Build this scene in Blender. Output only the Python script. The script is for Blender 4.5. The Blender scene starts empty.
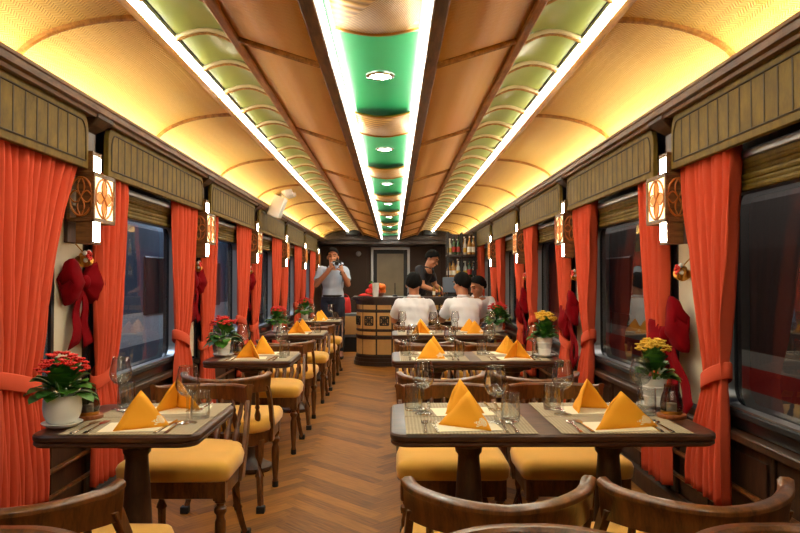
import bpy, bmesh, math, random
from mathutils import Vector, Matrix
from math import pi, sin, cos, atan2, sqrt
R = random.Random(11)
scene = bpy.context.scene
COL = scene.collection
XC = -0.058            # centre line of the carriage
P = 1.99               # one window bay
Y0 = 3.41              # first post in view
Y_NEAR, Y_END = -2.6, 15.4

# ------------------------------------------------------------------ materials
def C(r, g, b):
    f = lambda v: (v / 255 / 12.92) if v / 255 <= 0.04045 else ((v / 255 + 0.055) / 1.055) ** 2.4
    return (f(r), f(g), f(b), 1.0)
def S(n, k, v):
    if k in n.inputs: n.inputs[k].default_value = v
class NT:
    def __init__(s, name):
        s.m = bpy.data.materials.new(name); s.m.use_nodes = True
        s.t = s.m.node_tree; s.n = s.t.nodes; s.b = s.n['Principled BSDF']; s.out = s.n['Material Output']
    def add(s, typ, **kw):
        n = s.n.new(typ)
        for k, v in kw.items(): setattr(n, k, v)
        return n
    def link(s, a, b): s.t.links.new(a, b)
    def math(s, op, a, b=None, c=None):
        n = s.add('ShaderNodeMath', operation=op)
        for i, v in enumerate((a, b, c)):
            if v is None: continue
            if isinstance(v, (int, float)): n.inputs[i].default_value = v
            else: s.link(v, n.inputs[i])
        return n.outputs[0]
    def mixc(s, fac, a, b):
        n = s.add('ShaderNodeMix', data_type='RGBA')
        for sock, v in ((n.inputs[0], fac), (n.inputs[6], a), (n.inputs[7], b)):
            if isinstance(v, (int, float, tuple)): sock.default_value = v
            else: s.link(v, sock)
        return n.outputs[2]
    def coord(s, kind='Object', scale=(1, 1, 1)):
        tc = s.add('ShaderNodeTexCoord'); mp = s.add('ShaderNodeMapping')
        mp.inputs['Scale'].default_value = scale
        s.link(tc.outputs[kind], mp.inputs['Vector']); return mp.outputs[0]
    def noise(s, vec, scale, detail=3):
        n = s.add('ShaderNodeTexNoise'); S(n, 'Scale', scale); S(n, 'Detail', detail); s.link(vec, n.inputs['Vector'])
        return n.outputs[0]
    def bump(s, h, strength=.3, dist=.005):
        n = s.add('ShaderNodeBump'); S(n, 'Strength', strength); S(n, 'Distance', dist)
        s.link(h, n.inputs['Height']); s.link(n.outputs[0], s.b.inputs['Normal'])
def plain(name, col, rough=.5, metal=0, var=0, vs=20, bump=0, bs=200, coat=0, sheen=0):
    k = NT(name); S(k.b, 'Base Color', col); S(k.b, 'Roughness', rough); S(k.b, 'Metallic', metal)
    if coat: S(k.b, 'Coat Weight', coat); S(k.b, 'Coat Roughness', .15)
    if sheen: S(k.b, 'Sheen Weight', sheen)
    if var:
        nz = k.noise(k.coord(), vs)
        d = tuple(c * (1 - var) for c in col[:3]) + (1,); e = tuple(min(1, c * (1 + var)) for c in col[:3]) + (1,)
        k.link(k.mixc(nz, d, e), k.b.inputs['Base Color'])
    if bump: k.bump(k.noise(k.coord(), bs), bump)
    return k.m
def wood(name, c1, c2, rough=.35, scale=(14, 14, 2.5), coat=.3):
    k = NT(name); v = k.coord(scale=scale)
    n1 = k.noise(v, 3, 5); n2 = k.noise(v, 14, 2)
    f = k.math('ADD', k.math('MULTIPLY', n1, .7), k.math('MULTIPLY', n2, .3))
    r = k.add('ShaderNodeValToRGB'); r.color_ramp.elements[0].position = .35; r.color_ramp.elements[1].position = .68
    r.color_ramp.elements[0].color = c1; r.color_ramp.elements[1].color = c2
    k.link(f, r.inputs[0]); k.link(r.outputs[0], k.b.inputs['Base Color'])
    S(k.b, 'Roughness', rough); S(k.b, 'Coat Weight', coat); S(k.b, 'Coat Roughness', .2)
    k.bump(n2, .08, .003); return k.m
def emit(name, col, strength):
    k = NT(name); S(k.b, 'Base Color', (0, 0, 0, 1)); S(k.b, 'Emission Color', col); S(k.b, 'Emission Strength', strength); return k.m
def rattan(name, c1, c2, lam=.016, W=.05, bump=.6):
    """herringbone weave; UVs in metres: u across the panel, v along the carriage"""
    k = NT(name); tc = k.add('ShaderNodeTexCoord'); sp = k.add('ShaderNodeSeparateXYZ')
    k.link(tc.outputs['UV'], sp.inputs[0])
    tri = k.math('ABSOLUTE', k.math('SUBTRACT', k.math('FRACT', k.math('DIVIDE', sp.outputs[0], W)), .5))
    v = k.math('ADD', sp.outputs[1], k.math('MULTIPLY', tri, W * 1.1))
    h = k.math('ADD', k.math('MULTIPLY', k.math('SINE', k.math('MULTIPLY', v, 2 * pi / lam)), .5), .5)
    nz = k.noise(tc.outputs['UV'], 60, 2)
    f = k.math('ADD', k.math('MULTIPLY', h, .7), k.math('MULTIPLY', nz, .3))
    k.link(k.mixc(f, c1, c2), k.b.inputs['Base Color']); S(k.b, 'Roughness', .5)
    k.bump(h, bump, .004); return k.m
def clear_glass(name, tint=(1, 1, 1, 1), ior=1.5, rough=0.0, extra=None):
    k = NT(name); k.n.remove(k.b)
    tr = k.add('ShaderNodeBsdfTransparent'); tr.inputs[0].default_value = tint
    gl = k.add('ShaderNodeBsdfGlossy'); gl.inputs['Roughness'].default_value = rough
    lw = k.add('ShaderNodeLayerWeight'); lw.inputs[0].default_value = .5; f0 = ((ior - 1) / (ior + 1)) ** 2
    frs = k.math('ADD', f0, k.math('MULTIPLY', k.math('POWER', lw.outputs['Facing'], 4.0), (1 - f0) * .8))
    mx = k.add('ShaderNodeMixShader')
    k.link(k.mixc(k.math('POWER', lw.outputs['Facing'], 3.0), tint, tuple(c * .42 for c in tint[:3]) + (1,)), tr.inputs[0])
    k.link(frs, mx.inputs[0]); k.link(tr.outputs[0], mx.inputs[1]); k.link(gl.outputs[0], mx.inputs[2])
    last = mx
    if extra:   # speckles of condensation / dust on the pane
        df = k.add('ShaderNodeBsdfDiffuse'); df.inputs[0].default_value = extra[0]
        nz = k.noise(k.coord(), extra[1], 6); n2 = k.noise(k.coord(), 2.2, 2)
        th = k.math('MULTIPLY', k.math('SMOOTH_MIN', k.math('MULTIPLY', k.math('MAXIMUM', k.math('SUBTRACT', nz, .5), 0), 6), 1, .1),
                    k.math('MULTIPLY', n2, extra[2]))
        m2 = k.add('ShaderNodeMixShader'); k.link(th, m2.inputs[0]); k.link(mx.outputs[0], m2.inputs[1]); k.link(df.outputs[0], m2.inputs[2])
        last = m2
    k.link(last.outputs[0], k.out.inputs[0]); return k.m

M = {}
M['wood'] = wood('walnut chair wood', C(64, 34, 12), C(126, 74, 32), .3)
M['table'] = wood('dark table wood', C(48, 27, 18), C(88, 54, 38), .38, (3, 14, 14), .12)
S(M['table'].node_tree.nodes['Principled BSDF'], 'Specular IOR Level', .3)
M['dark'] = wood('dark panel wood', C(44, 26, 15), C(82, 52, 30), .45, (10, 10, 2), .1)
M['beam'] = wood('ceiling beam wood', C(140, 94, 40), C(205, 150, 76), .45, (14, 2, 14), .1)
M['beamdark'] = wood('dark ceiling beam wood', C(82, 56, 28), C(136, 96, 52), .45, (14, 2, 14), .1)
M['olive'] = wood('olive stained wood', C(88, 70, 8), C(124, 100, 20), .7, (6, 6, 3), 0)
M['groove'] = plain('pelmet groove', C(60, 48, 22), .6)
M['cream'] = plain('cream wall', C(214, 204, 178), .6, var=.06, vs=8)
M['laminate'] = None
M['cushion'] = plain('golden cushion fabric', C(232, 172, 62), .85, var=.12, vs=9, bump=.25, bs=500, sheen=.3)
M['curtain'] = plain('orange red curtain', C(216, 82, 48), .9, var=.05, vs=30, bump=.15, bs=700)
M['napkin'] = None
M['white'] = plain('white glazed ceramic', C(240, 238, 232), .25, coat=.4)
M['paper'] = plain('cream paper', C(240, 228, 196), .8)
M['rubber'] = plain('black rubber', C(22, 22, 24), .6)
M['black'] = plain('black plastic', C(20, 20, 22), .4)
M['blackframe'] = plain('black window frame', C(20, 22, 26), .28, coat=.4)
M['alu'] = plain('brushed aluminium', C(176, 178, 180), .35, 1)
M['pale'] = plain('pale gold trim', C(226, 206, 160), .4)
M['chrome'] = plain('chrome', C(225, 225, 225), .12, 1)
M['steel'] = plain('cutlery steel', C(200, 196, 190), .18, 1)
M['brass'] = plain('brass', C(196, 140, 66), .3, 1)
M['copper'] = plain('painted brass ring', C(188, 116, 52), .4, .3)
M['glass'] = clear_glass('clear drinking glass', (.93, .94, .94, 1), 1.9)
M['smoke'] = clear_glass('dark lamp glass', (.45, .42, .4, 1), 1.9)
M['velvet'] = plain('dark red velvet', C(122, 4, 14), .9, var=.2, vs=14)
S(M['velvet'].node_tree.nodes['Principled BSDF'], 'Specular IOR Level', .08)
M['leaf'] = plain('plant leaves', C(74, 128, 38), .45, var=.35, vs=30)
M['leafdark'] = plain('dark plant leaves', C(48, 98, 38), .45, var=.35, vs=30)
M['redflower'] = plain('red flower heads', C(226, 52, 44), .7, var=.3, vs=80)
M['yellowflower'] = plain('yellow flower heads', C(238, 190, 60), .7, var=.25, vs=80)
M['shirtwhite'] = plain('white shirt cloth', C(226, 226, 230), .85, var=.05, vs=12, bump=.3, bs=14)
M['shirtblue'] = plain('pale blue shirt cloth', C(176, 192, 214), .85, var=.06, vs=40, bump=.25, bs=16)
M['shirtblack'] = plain('black shirt cloth', C(30, 30, 38), .85, bump=.25, bs=16)
M['trousers'] = plain('dark trouser cloth', C(38, 42, 58), .85, bump=.2, bs=20)
M['skin'] = plain('skin', C(190, 128, 92), .5, var=.06, vs=15)
M['hair'] = plain('black hair', C(13, 11, 10), .8, bump=.5, bs=120)
S(M['hair'].node_tree.nodes['Principled BSDF'], 'Specular IOR Level', .12)
M['tan'] = plain('tan bar panel', C(196, 150, 88), .55, var=.12, vs=24)
M['bardark'] = wood('dark bar wood', C(34, 22, 18), C(58, 38, 28), .35)
M['backwall'] = plain('dark brown end wall', C(70, 50, 36), .6, var=.1, vs=6)
M['red'] = plain('red cloth', C(200, 30, 24), .7)
M['orange'] = plain('orange fruit', C(236, 120, 30), .6)
M['candle'] = plain('candle wax', C(235, 225, 200), .6)
M['coaster'] = wood('coaster wood', C(130, 66, 34), C(176, 100, 52), .4)
M['soil'] = plain('soil', C(50, 36, 26), .9)
M['roof'] = plain('roof skin', C(40, 34, 28), .8)
M['cove'] = rattan('rattan cove weave', C(208, 158, 66), C(255, 226, 138), .0165, .042, .8)
M['weave'] = rattan('rattan ceiling weave', C(234, 172, 84), C(255, 212, 130), .012, .04, .4)
M['cross'] = rattan('rattan light panel weave', C(110, 72, 30), C(216, 170, 96), .022, .5, .8)
M['green'] = plain('green glass', C(40, 150, 92), .3, coat=.2, var=.15, vs=5)
M['gold'] = plain('olive gold glass', C(158, 170, 86), .3, 0, var=.25, vs=4, coat=.2)
M['white_led'] = emit('white led strip', (1, .95, .82, 1), 11)
M['side_led'] = emit('side led strip', (1, .94, .76, 1), 17)
M['warm_led'] = emit('warm led strip', (1, .79, .43, 1), 23)
M['down'] = emit('downlight lens', (1, .96, .88, 1), 160)
M['lamp'] = emit('lamp glass', (1, .9, .72, 1), 42)
M['lampwarm'] = emit('warm lamp glass', (1, .72, .34, 1), 1.9)
M['petal'] = emit('amber lamp petals', (1, .26, .03, 1), .7)
M['greybox'] = plain('blue grey casing', C(96, 112, 130), .5)
M['screenblue'] = emit('dim screen', C(88, 110, 140), .5)
k = NT('speckled laminate'); nz = k.noise(k.coord(), 160, 2)
k.link(k.mixc(k.math('GREATER_THAN', nz, .56), C(44, 54, 70), C(96, 110, 128)), k.b.inputs['Base Color']); S(k.b, 'Roughness', .5); M['laminate'] = k.m
M['pane_left'] = clear_glass('rain speckled window glass', (.8, .86, .92, 1), 1.6, 0, (C(130, 150, 170), 120, .55))
M['pane_right'] = clear_glass('dark window glass', (.6, .6, .6, 1), 2.1, 0, (C(90, 100, 110), 120, .18))
# napkin: orange cloth with a white printed flower in one corner of one face (UV)
k = NT('orange napkin with white flower print'); tc = k.add('ShaderNodeTexCoord'); sp = k.add('ShaderNodeSeparateXYZ'); k.link(tc.outputs['UV'], sp.inputs[0])
dx = k.math('SUBTRACT', sp.outputs[0], .74); dy = k.math('SUBTRACT', sp.outputs[1], .2)
rr = k.math('SQRT', k.math('ADD', k.math('MULTIPLY', dx, dx), k.math('MULTIPLY', dy, dy)))
an = k.math('ARCTAN2', dy, dx)
edge = k.math('ADD', .12, k.math('MULTIPLY', k.math('SINE', k.math('MULTIPLY', an, 6)), .03))
ring = k.math('MULTIPLY', k.math('LESS_THAN', rr, edge), k.math('GREATER_THAN', k.math('SINE', k.math('ADD', k.math('MULTIPLY', rr, 150), k.math('MULTIPLY', an, 3))), -.45))
k.link(k.mixc(ring, C(254, 172, 30), C(255, 240, 205)), k.b.inputs['Base Color']); S(k.b, 'Roughness', .8); M['napkin'] = k.m
k = NT('woven placemat'); v = k.coord()
w1 = k.add('ShaderNodeTexWave'); S(w1, 'Scale', 26); S(w1, 'Distortion', 1.5); k.link(v, w1.inputs[0])
k.link(k.mixc(k.math('ADD', k.math('MULTIPLY', w1.outputs[1], .32), k.math('MULTIPLY', k.noise(k.coord(scale=(3, 40, 1)), 4), .68)), C(112, 96, 72), C(200, 182, 150)), k.b.inputs['Base Color'])
S(k.b, 'Roughness', .8); M['mat'] = k.m
# floor planks: per plank tone from a colour attribute, grain along the UV
k = NT('herringbone oak'); at = k.add('ShaderNodeAttribute'); at.attribute_name = 'tone'
uv = k.add('ShaderNodeTexCoord'); mp = k.add('ShaderNodeMapping'); mp.inputs['Scale'].default_value = (3, 40, 1); k.link(uv.outputs['UV'], mp.inputs[0])
g = k.noise(mp.outputs[0], 2.2, 4)
f = k.math('ADD', k.math('MULTIPLY', at.outputs['Fac'], .42), k.math('MULTIPLY', g, .85))
r_ = k.add('ShaderNodeValToRGB'); r_.color_ramp.elements[0].position = .2; r_.color_ramp.elements[1].position = .95
r_.color_ramp.elements[0].color = C(70, 36, 2); r_.color_ramp.elements[1].color = C(172, 108, 24)
k.link(f, r_.inputs[0]); k.link(r_.outputs[0], k.b.inputs['Base Color']); S(k.b, 'Roughness', .6); S(k.b, 'Specular IOR Level', .35); M['floor'] = k.m
# bands of the carriages standing on the next tracks, by height
def bands(name, stops):
    k = NT(name); tc = k.add('ShaderNodeTexCoord'); sp = k.add('ShaderNodeSeparateXYZ'); k.link(tc.outputs['Object'], sp.inputs[0])
    r = k.add('ShaderNodeValToRGB'); r.color_ramp.interpolation = 'CONSTANT'
    e = r.color_ramp.elements; e[0].position = 0; e[0].color = stops[0][1]; e[1].position = stops[1][0] / 3; e[1].color = stops[1][1]
    for z, c in stops[2:]: x = e.new(z / 3); x.color = c
    k.link(k.math('DIVIDE', sp.outputs[2], 3), r.inputs[0]); k.link(r.outputs[0], k.b.inputs['Base Color']); S(k.b, 'Roughness', .5); return k.m
M['coach_red'] = bands('grey coach with red band', [(0, C(120, 116, 112)), (.27, C(150, 24, 18)), (.48, C(130, 128, 122)), (.62, C(30, 22, 18)), (1.5, C(44, 38, 36))])
M['coach_blue'] = bands('blue coach with pale band', [(0, C(90, 104, 124)), (.42, C(206, 212, 220)), (.82, C(70, 88, 116)), (1.6, C(90, 104, 124))])

# ------------------------------------------------------------------ mesh helpers
class B:
    def __init__(s): s.bm = bmesh.new(); s.uv = None
    def v(s, p): return s.bm.verts.new(p)
    def face(s, vs, mi=0):
        try: f = s.bm.faces.new(vs); f.material_index = mi; return f
        except ValueError: return None
    def box(s, c, d, rot=None, mi=0):
        vs = []
        for sx in (-.5, .5):
            for sy in (-.5, .5):
                for sz in (-.5, .5):
                    q = Vector((sx * d[0], sy * d[1], sz * d[2]))
                    if rot is not None: q = rot @ q
                    vs.append(s.v(q + Vector(c)))
        for a in ((0, 1, 3, 2), (4, 6, 7, 5), (0, 4, 5, 1), (2, 3, 7, 6), (0, 2, 6, 4), (1, 5, 7, 3)): s.face([vs[i] for i in a], mi)
        return s
    def b2(s, x0, x1, y0, y1, z0, z1, mi=0):
        return s.box(((x0 + x1) / 2, (y0 + y1) / 2, (z0 + z1) / 2), (abs(x1 - x0), abs(y1 - y0), abs(z1 - z0)), mi=mi)
    def loft(s, loops, closed=True, cap=True, mi=0):
        L = [[s.v(p) for p in lp] for lp in loops]; n = len(L[0])
        for a, b in zip(L, L[1:]):
            for i in range(n if closed else n - 1):
                s.face([a[i], a[(i + 1) % n], b[(i + 1) % n], b[i]], mi)
        if cap and closed: s.face(L[0][::-1], mi); s.face(L[-1], mi)
        return s
    def lathe(s, prof, c=(0, 0, 0), n=20, cap=True, mi=0):
        return s.loft([[(c[0] + r * cos(2 * pi * i / n), c[1] + r * sin(2 * pi * i / n), c[2] + z) for i in range(n)] for r, z in prof], cap=cap, mi=mi)
    def tube(s, pts, rad, n=8, flat=None, up=(0, 0, 1), cap=True, mi=0):
        """sweep a circle (or an ellipse: flat = side scale) along pts"""
        pts = [Vector(p) for p in pts]; loops = []
        for i, p in enumerate(pts):
            t = (pts[min(i + 1, len(pts) - 1)] - pts[max(i - 1, 0)]).normalized()
            u = Vector(up)
            if abs(t.dot(u)) > .95: u = Vector((0, 1, 0)) if abs(t.y) < .9 else Vector((1, 0, 0))
            a = t.cross(u).normalized(); b = a.cross(t)
            r = rad[i] if isinstance(rad, (list, tuple)) else rad
            k = flat or 1
            loops.append([p + a * r * cos(2 * pi * j / n) * k + b * r * sin(2 * pi * j / n) for j in range(n)])
        return s.loft(loops, cap=cap, mi=mi)
    def sweep(s, pts, prof, ups=None, closed_prof=True, mi=0):
        """sweep a 2D profile (side, up) along pts"""
        pts = [Vector(p) for p in pts]; loops = []
        for i, p in enumerate(pts):
            t = (pts[min(i + 1, len(pts) - 1)] - pts[max(i - 1, 0)]).normalized()
            u = Vector((0, 0, 1)); a = t.cross(u).normalized()
            pr = prof(i / (len(pts) - 1)) if callable(prof) else prof
            loops.append([p + a * q[0] + u * q[1] for q in pr])
        return s.loft(loops, mi=mi)
    def prism(s, poly, z0, z1, mi=0):
        return s.loft([[(x, y, z0) for x, y in poly], [(x, y, z1) for x, y in poly]], mi=mi)
    def grid(s, nu, nv, fn, uvfn=None, mi=0):
        g = [[s.v(fn(i / nu, j / nv)) for j in range(nv + 1)] for i in range(nu + 1)]
        if uvfn and s.uv is None: s.uv = s.bm.loops.layers.uv.new('UVMap')
        for i in range(nu):
            for j in range(nv):
                f = s.face([g[i][j], g[i + 1][j], g[i + 1][j + 1], g[i][j + 1]], mi)
                if uvfn and f:
                    for lp, (a, b) in zip(f.loops, ((i, j), (i + 1, j), (i + 1, j + 1), (i, j + 1))): lp[s.uv].uv = uvfn(a / nu, b / nv)
        return s
    def blob(s, c, r, n=10, m=7, rot=None, mi=0):
        c = Vector(c); loops = []
        top = s.v(c + (rot @ Vector((0, 0, r[2])) if rot else Vector((0, 0, r[2])))); bot = s.v(c - (rot @ Vector((0, 0, r[2])) if rot else Vector((0, 0, r[2]))))
        for j in range(1, m):
            t = pi * j / m; lp = []
            for i in range(n):
                q = Vector((r[0] * sin(t) * cos(2 * pi * i / n), r[1] * sin(t) * sin(2 * pi * i / n), r[2] * cos(t)))
                lp.append(s.v(c + (rot @ q if rot else q)))
            loops.append(lp)
        for a, b in zip(loops, loops[1:]):
            for i in range(n): s.face([a[i], b[i], b[(i + 1) % n], a[(i + 1) % n]], mi)
        for i in range(n):
            s.face([top, loops[0][i], loops[0][(i + 1) % n]], mi); s.face([bot, loops[-1][(i + 1) % n], loops[-1][i]], mi)
        return s
    def build(s, name, mats, parent=None, smooth=True, bevel=0, solid=0, fix=True, angle=40, seg=2):
        if fix: bmesh.ops.recalc_face_normals(s.bm, faces=s.bm.faces)
        me = bpy.data.meshes.new(name); s.bm.to_mesh(me); s.bm.free()
        for m in (mats if isinstance(mats, (list, tuple)) else [mats]): me.materials.append(m)
        if smooth:
            for p in me.polygons: p.use_smooth = True
            if smooth != 'all': me.set_sharp_from_angle(angle=math.radians(angle))
        o = bpy.data.objects.new(name, me); COL.objects.link(o)
        if parent is not None: o.parent = parent
        if solid: md = o.modifiers.new('thickness', 'SOLIDIFY'); md.thickness = solid; md.offset = 0
        if bevel:
            md = o.modifiers.new('bevel', 'BEVEL'); md.width = bevel; md.segments = seg; md.limit_method = 'ANGLE'; md.angle_limit = math.radians(50)
        return o
def empty(name, loc=(0, 0, 0), rz=0):
    o = bpy.data.objects.new(name, None); COL.objects.link(o); o.location = loc; o.rotation_euler = (0, 0, rz); o.empty_display_size = .1
    return o
def tag(o, label=None, cat=None, group=None, kind=None):
    if label: o['label'] = label
    if cat: o['category'] = cat
    if group: o['group'] = group
    if kind: o['kind'] = kind
    return o
KIDS = {}
def copy_tree(o, parent=None):
    c = o.copy(); COL.objects.link(c)
    if parent is not None: c.parent = parent
    for ch in list(o.children): copy_tree(ch, c)
    return c
FIRST = {}
def inst(key, maker, loc, rz, label, cat, group=None, scale=None):
    """the first call builds the thing, later ones copy it with its parts"""
    if key in FIRST: o = copy_tree(FIRST[key])
    else: o = FIRST[key] = maker()
    o.location = loc; o.rotation_euler = (0, 0, rz)
    if scale: o.scale = (scale,) * 3
    return tag(o, label, cat, group)
def rrect(x0, x1, y0, y1, r, n=5):
    out = []
    for cx, cy, a in ((x1 - r, y1 - r, 0), (x0 + r, y1 - r, 90), (x0 + r, y0 + r, 180), (x1 - r, y0 + r, 270)):
        for i in range(n + 1):
            t = math.radians(a + 90 * i / n); out.append((cx + r * cos(t), cy + r * sin(t)))
    return out
def inset(poly, d):
    """move a convex outline inwards by d"""
    n = len(poly); out = []
    for i in range(n):
        p0, p1, p2 = Vector(poly[i - 1]), Vector(poly[i]), Vector(poly[(i + 1) % n])
        a = (p2 - p0).normalized(); nrm = Vector((-a.y, a.x)); out.append(tuple(p1 + nrm * d))
    return out
ORD = ['nearest', 'second', 'third', 'fourth', 'fifth', 'sixth', 'seventh']
# ------------------------------------------------------------------ the carriage shell
HW = 1.572             # half width to the wall face
def X(side, u): return XC + side * u      # side -1 left, +1 right
SN = {-1: 'left', 1: 'right'}
POSTS = [Y0 + P * k for k in range(-1, 6)]
WINS = list(range(-1, 5))

# floor: interlocking herringbone planks at 45 degrees
b = B(); w_, n_ = .085, 8; c45 = cos(pi / 4)
tone = b.bm.loops.layers.float_color.new('tone'); b.uv = b.bm.loops.layers.uv.new('UVMap')
def plank(i0, i1, j0, j1):
    pts = [((x - y) * c45 * w_ + XC, (x + y) * c45 * w_ + 6.5) for x, y in ((i0, j0), (i1, j0), (i1, j1), (i0, j1))]
    cx = sum(p[0] for p in pts) / 4; cy = sum(p[1] for p in pts) / 4
    if abs(cx - XC) > 1.85 or not (Y_NEAR - .2 < cy < Y_END + .2): return
    f = b.face([b.v((x, y, 0)) for x, y in pts]); t = R.random(); lng = (i1 - i0) > (j1 - j0); ou, ov = R.random() * 50, R.random() * 50
    g = .004 / w_
    for lp, (u, v) in zip(f.loops, ((i0, j0), (i1, j0), (i1, j1), (i0, j1))):
        lp[tone] = (t, t, t, 1); lp[b.uv].uv = ((u * w_ + ou, v * w_ + ov) if lng else (v * w_ + ou, u * w_ + ov))
for i in range(-200, 200):
    for j in range(-200, 200):
        t = (i - j) % (2 * n_)
        if t == 0: plank(i, i + n_, j, j + 1)
        elif t == n_: plank(i, i + 1, j - n_ + 1, j + 1)
tag(b.build('floor', M['floor'], smooth=False), kind='structure')

def wall(side):
    s = side; b = B()
    xa, xb = X(s, HW), X(s, HW + .09)
    b.b2(xa, xb, Y_NEAR, Y_END, 0, .59)                                  # wainscot
    b.b2(xa, xb, Y_NEAR, Y_END, 1.70, 2.32)                              # header
    b.b2(xa, xb, Y_NEAR, POSTS[0] - .26, .59, 1.70)
    b.b2(xa, xb, POSTS[-1] - .26, Y_END, .59, 1.70)
    for y in POSTS[:-1]: b.b2(xa, xb, y - .26, y + .26, .59, 1.70, mi=1)
    w = tag(b.build('wall_' + SN[s], [M['dark'], M['laminate']], smooth=False), kind='structure')
    for y in POSTS:
        p = B(); p.b2(X(s, HW - .012), X(s, HW + .01), y - .15, y + .15, .62, 1.98); p.build('post_panel', M['cream'], w, smooth=False)
        q = B()
        for d in (-1, 1): q.b2(X(s, HW - .016), X(s, HW + .01), y + d * .165 - .014, y + d * .165 + .014, .6, 1.78)
        q.build('post_edge', M['blackframe'], w, smooth=False)
        for d in (-.52, 0, .52):                                          # raised wainscot panels
            r = B(); yc = y + d * 1.0; lp = [(yc - .2, .1), (yc + .2, .1), (yc + .2, .54), (yc - .2, .54)]
            for (a0, z0), (a1, z1) in zip(lp, lp[1:] + lp[:1]):
                r.tube([(X(s, HW - .004), a0, z0), (X(s, HW - .004), a1, z1)], .014, 6)
            r.b2(X(s, HW - .01), X(s, HW + .01), yc - .15, yc + .15, .15, .49)
            r.build('wainscot_panel', M['dark'], w, smooth=False)
    bs = B(); bs.b2(X(s, HW - .05), X(s, HW), Y_NEAR, Y_END, 0, .1)
    tag(bs.build('baseboard_' + SN[s], M['dark'], smooth=False, bevel=.006), kind='structure')
    return w
for s in (-1, 1): wall(s)
n = 0
def window(side, k):
    global n; n += 1; s = side
    y0, y1 = POSTS[k + 1] + .25, POSTS[k + 1] + P - .25 if k + 2 < 99 else 0
    root = tag(empty('window_%d' % n, (X(s, HW), (y0 + y1) / 2, .59)), kind='structure'); W = (y1 - y0) / 2; H = 1.11
    def ring(x0, x1, i0, i1, r0, r1):
        o = [(y, z) for y, z in rrect(-W + i0, W - i0, i0, H - i0, r0, 6)]; i = [(y, z) for y, z in rrect(-W + i1, W - i1, i1, H - i1, r1, 6)]
        b = B(); N = len(o)
        L = [[b.v((s * x, y, z)) for y, z in lp] for x, lp in ((x0, o), (x1, o), (x1, i), (x0, i))]
        for a, c in ((0, 1), (1, 2), (2, 3), (3, 0)):
            for q in range(N): b.face([L[a][q], L[a][(q + 1) % N], L[c][(q + 1) % N], L[c][q]])
        return b
    ring(-.012, .085, 0, .055, .02, .10).build('window_frame', M['blackframe'], root, bevel=.006)
    ring(-.03, .05, .05, .085, .105, .08).build('rubber_seal', M['rubber'], root, bevel=.008)
    ring(-.022, .03, .085, .092, .08, .075).build('seal_trim', M['alu'], root)
    g = B(); o = rrect(-W + .07, W - .07, .07, H - .07, .09, 6); g.face([g.v((s * .04, y, z)) for y, z in o])
    g.build('pane', M['pane_left' if s < 0 else 'pane_right'], root, smooth=False)
    bl = B()
    for i in range(5): bl.tube([(s * (-.035 + .006 * (i % 2)), -W, 1.03 + .023 * i), (s * (-.035 + .006 * (i % 2)), W, 1.03 + .023 * i)], .0135, 8)
    bl.b2(s * -.05, 0, -W, W, H + .02, H + .05)
    bl.build('slat_blind', M['olive'], root)
    sl = B(); sl.b2(s * -.055, s * .02, -W - .05, W + .05, -.045, -.005); sl.build('window_sill', M['dark'], root, bevel=.008)
for s in (-1, 1):
    for k in WINS: window(s, k)

# cornices
tn = 0
for s in (-1, 1):
    tn += 1; b = B()
    prof = [(1.44, 2.03), (1.39, 2.03), (1.385, 2.045), (1.365, 2.05), (1.36, 2.075), (1.352, 2.078), (1.352, 2.092), (1.362, 2.092), (1.366, 2.07), (1.44, 2.066)]
    b.loft([[(X(s, u), y, z) for u, z in prof] for y in (Y_NEAR, Y_END - 1.1)])
    tag(b.build('trim_%d' % tn, M['beamdark'], smooth=False), kind='structure')

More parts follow.
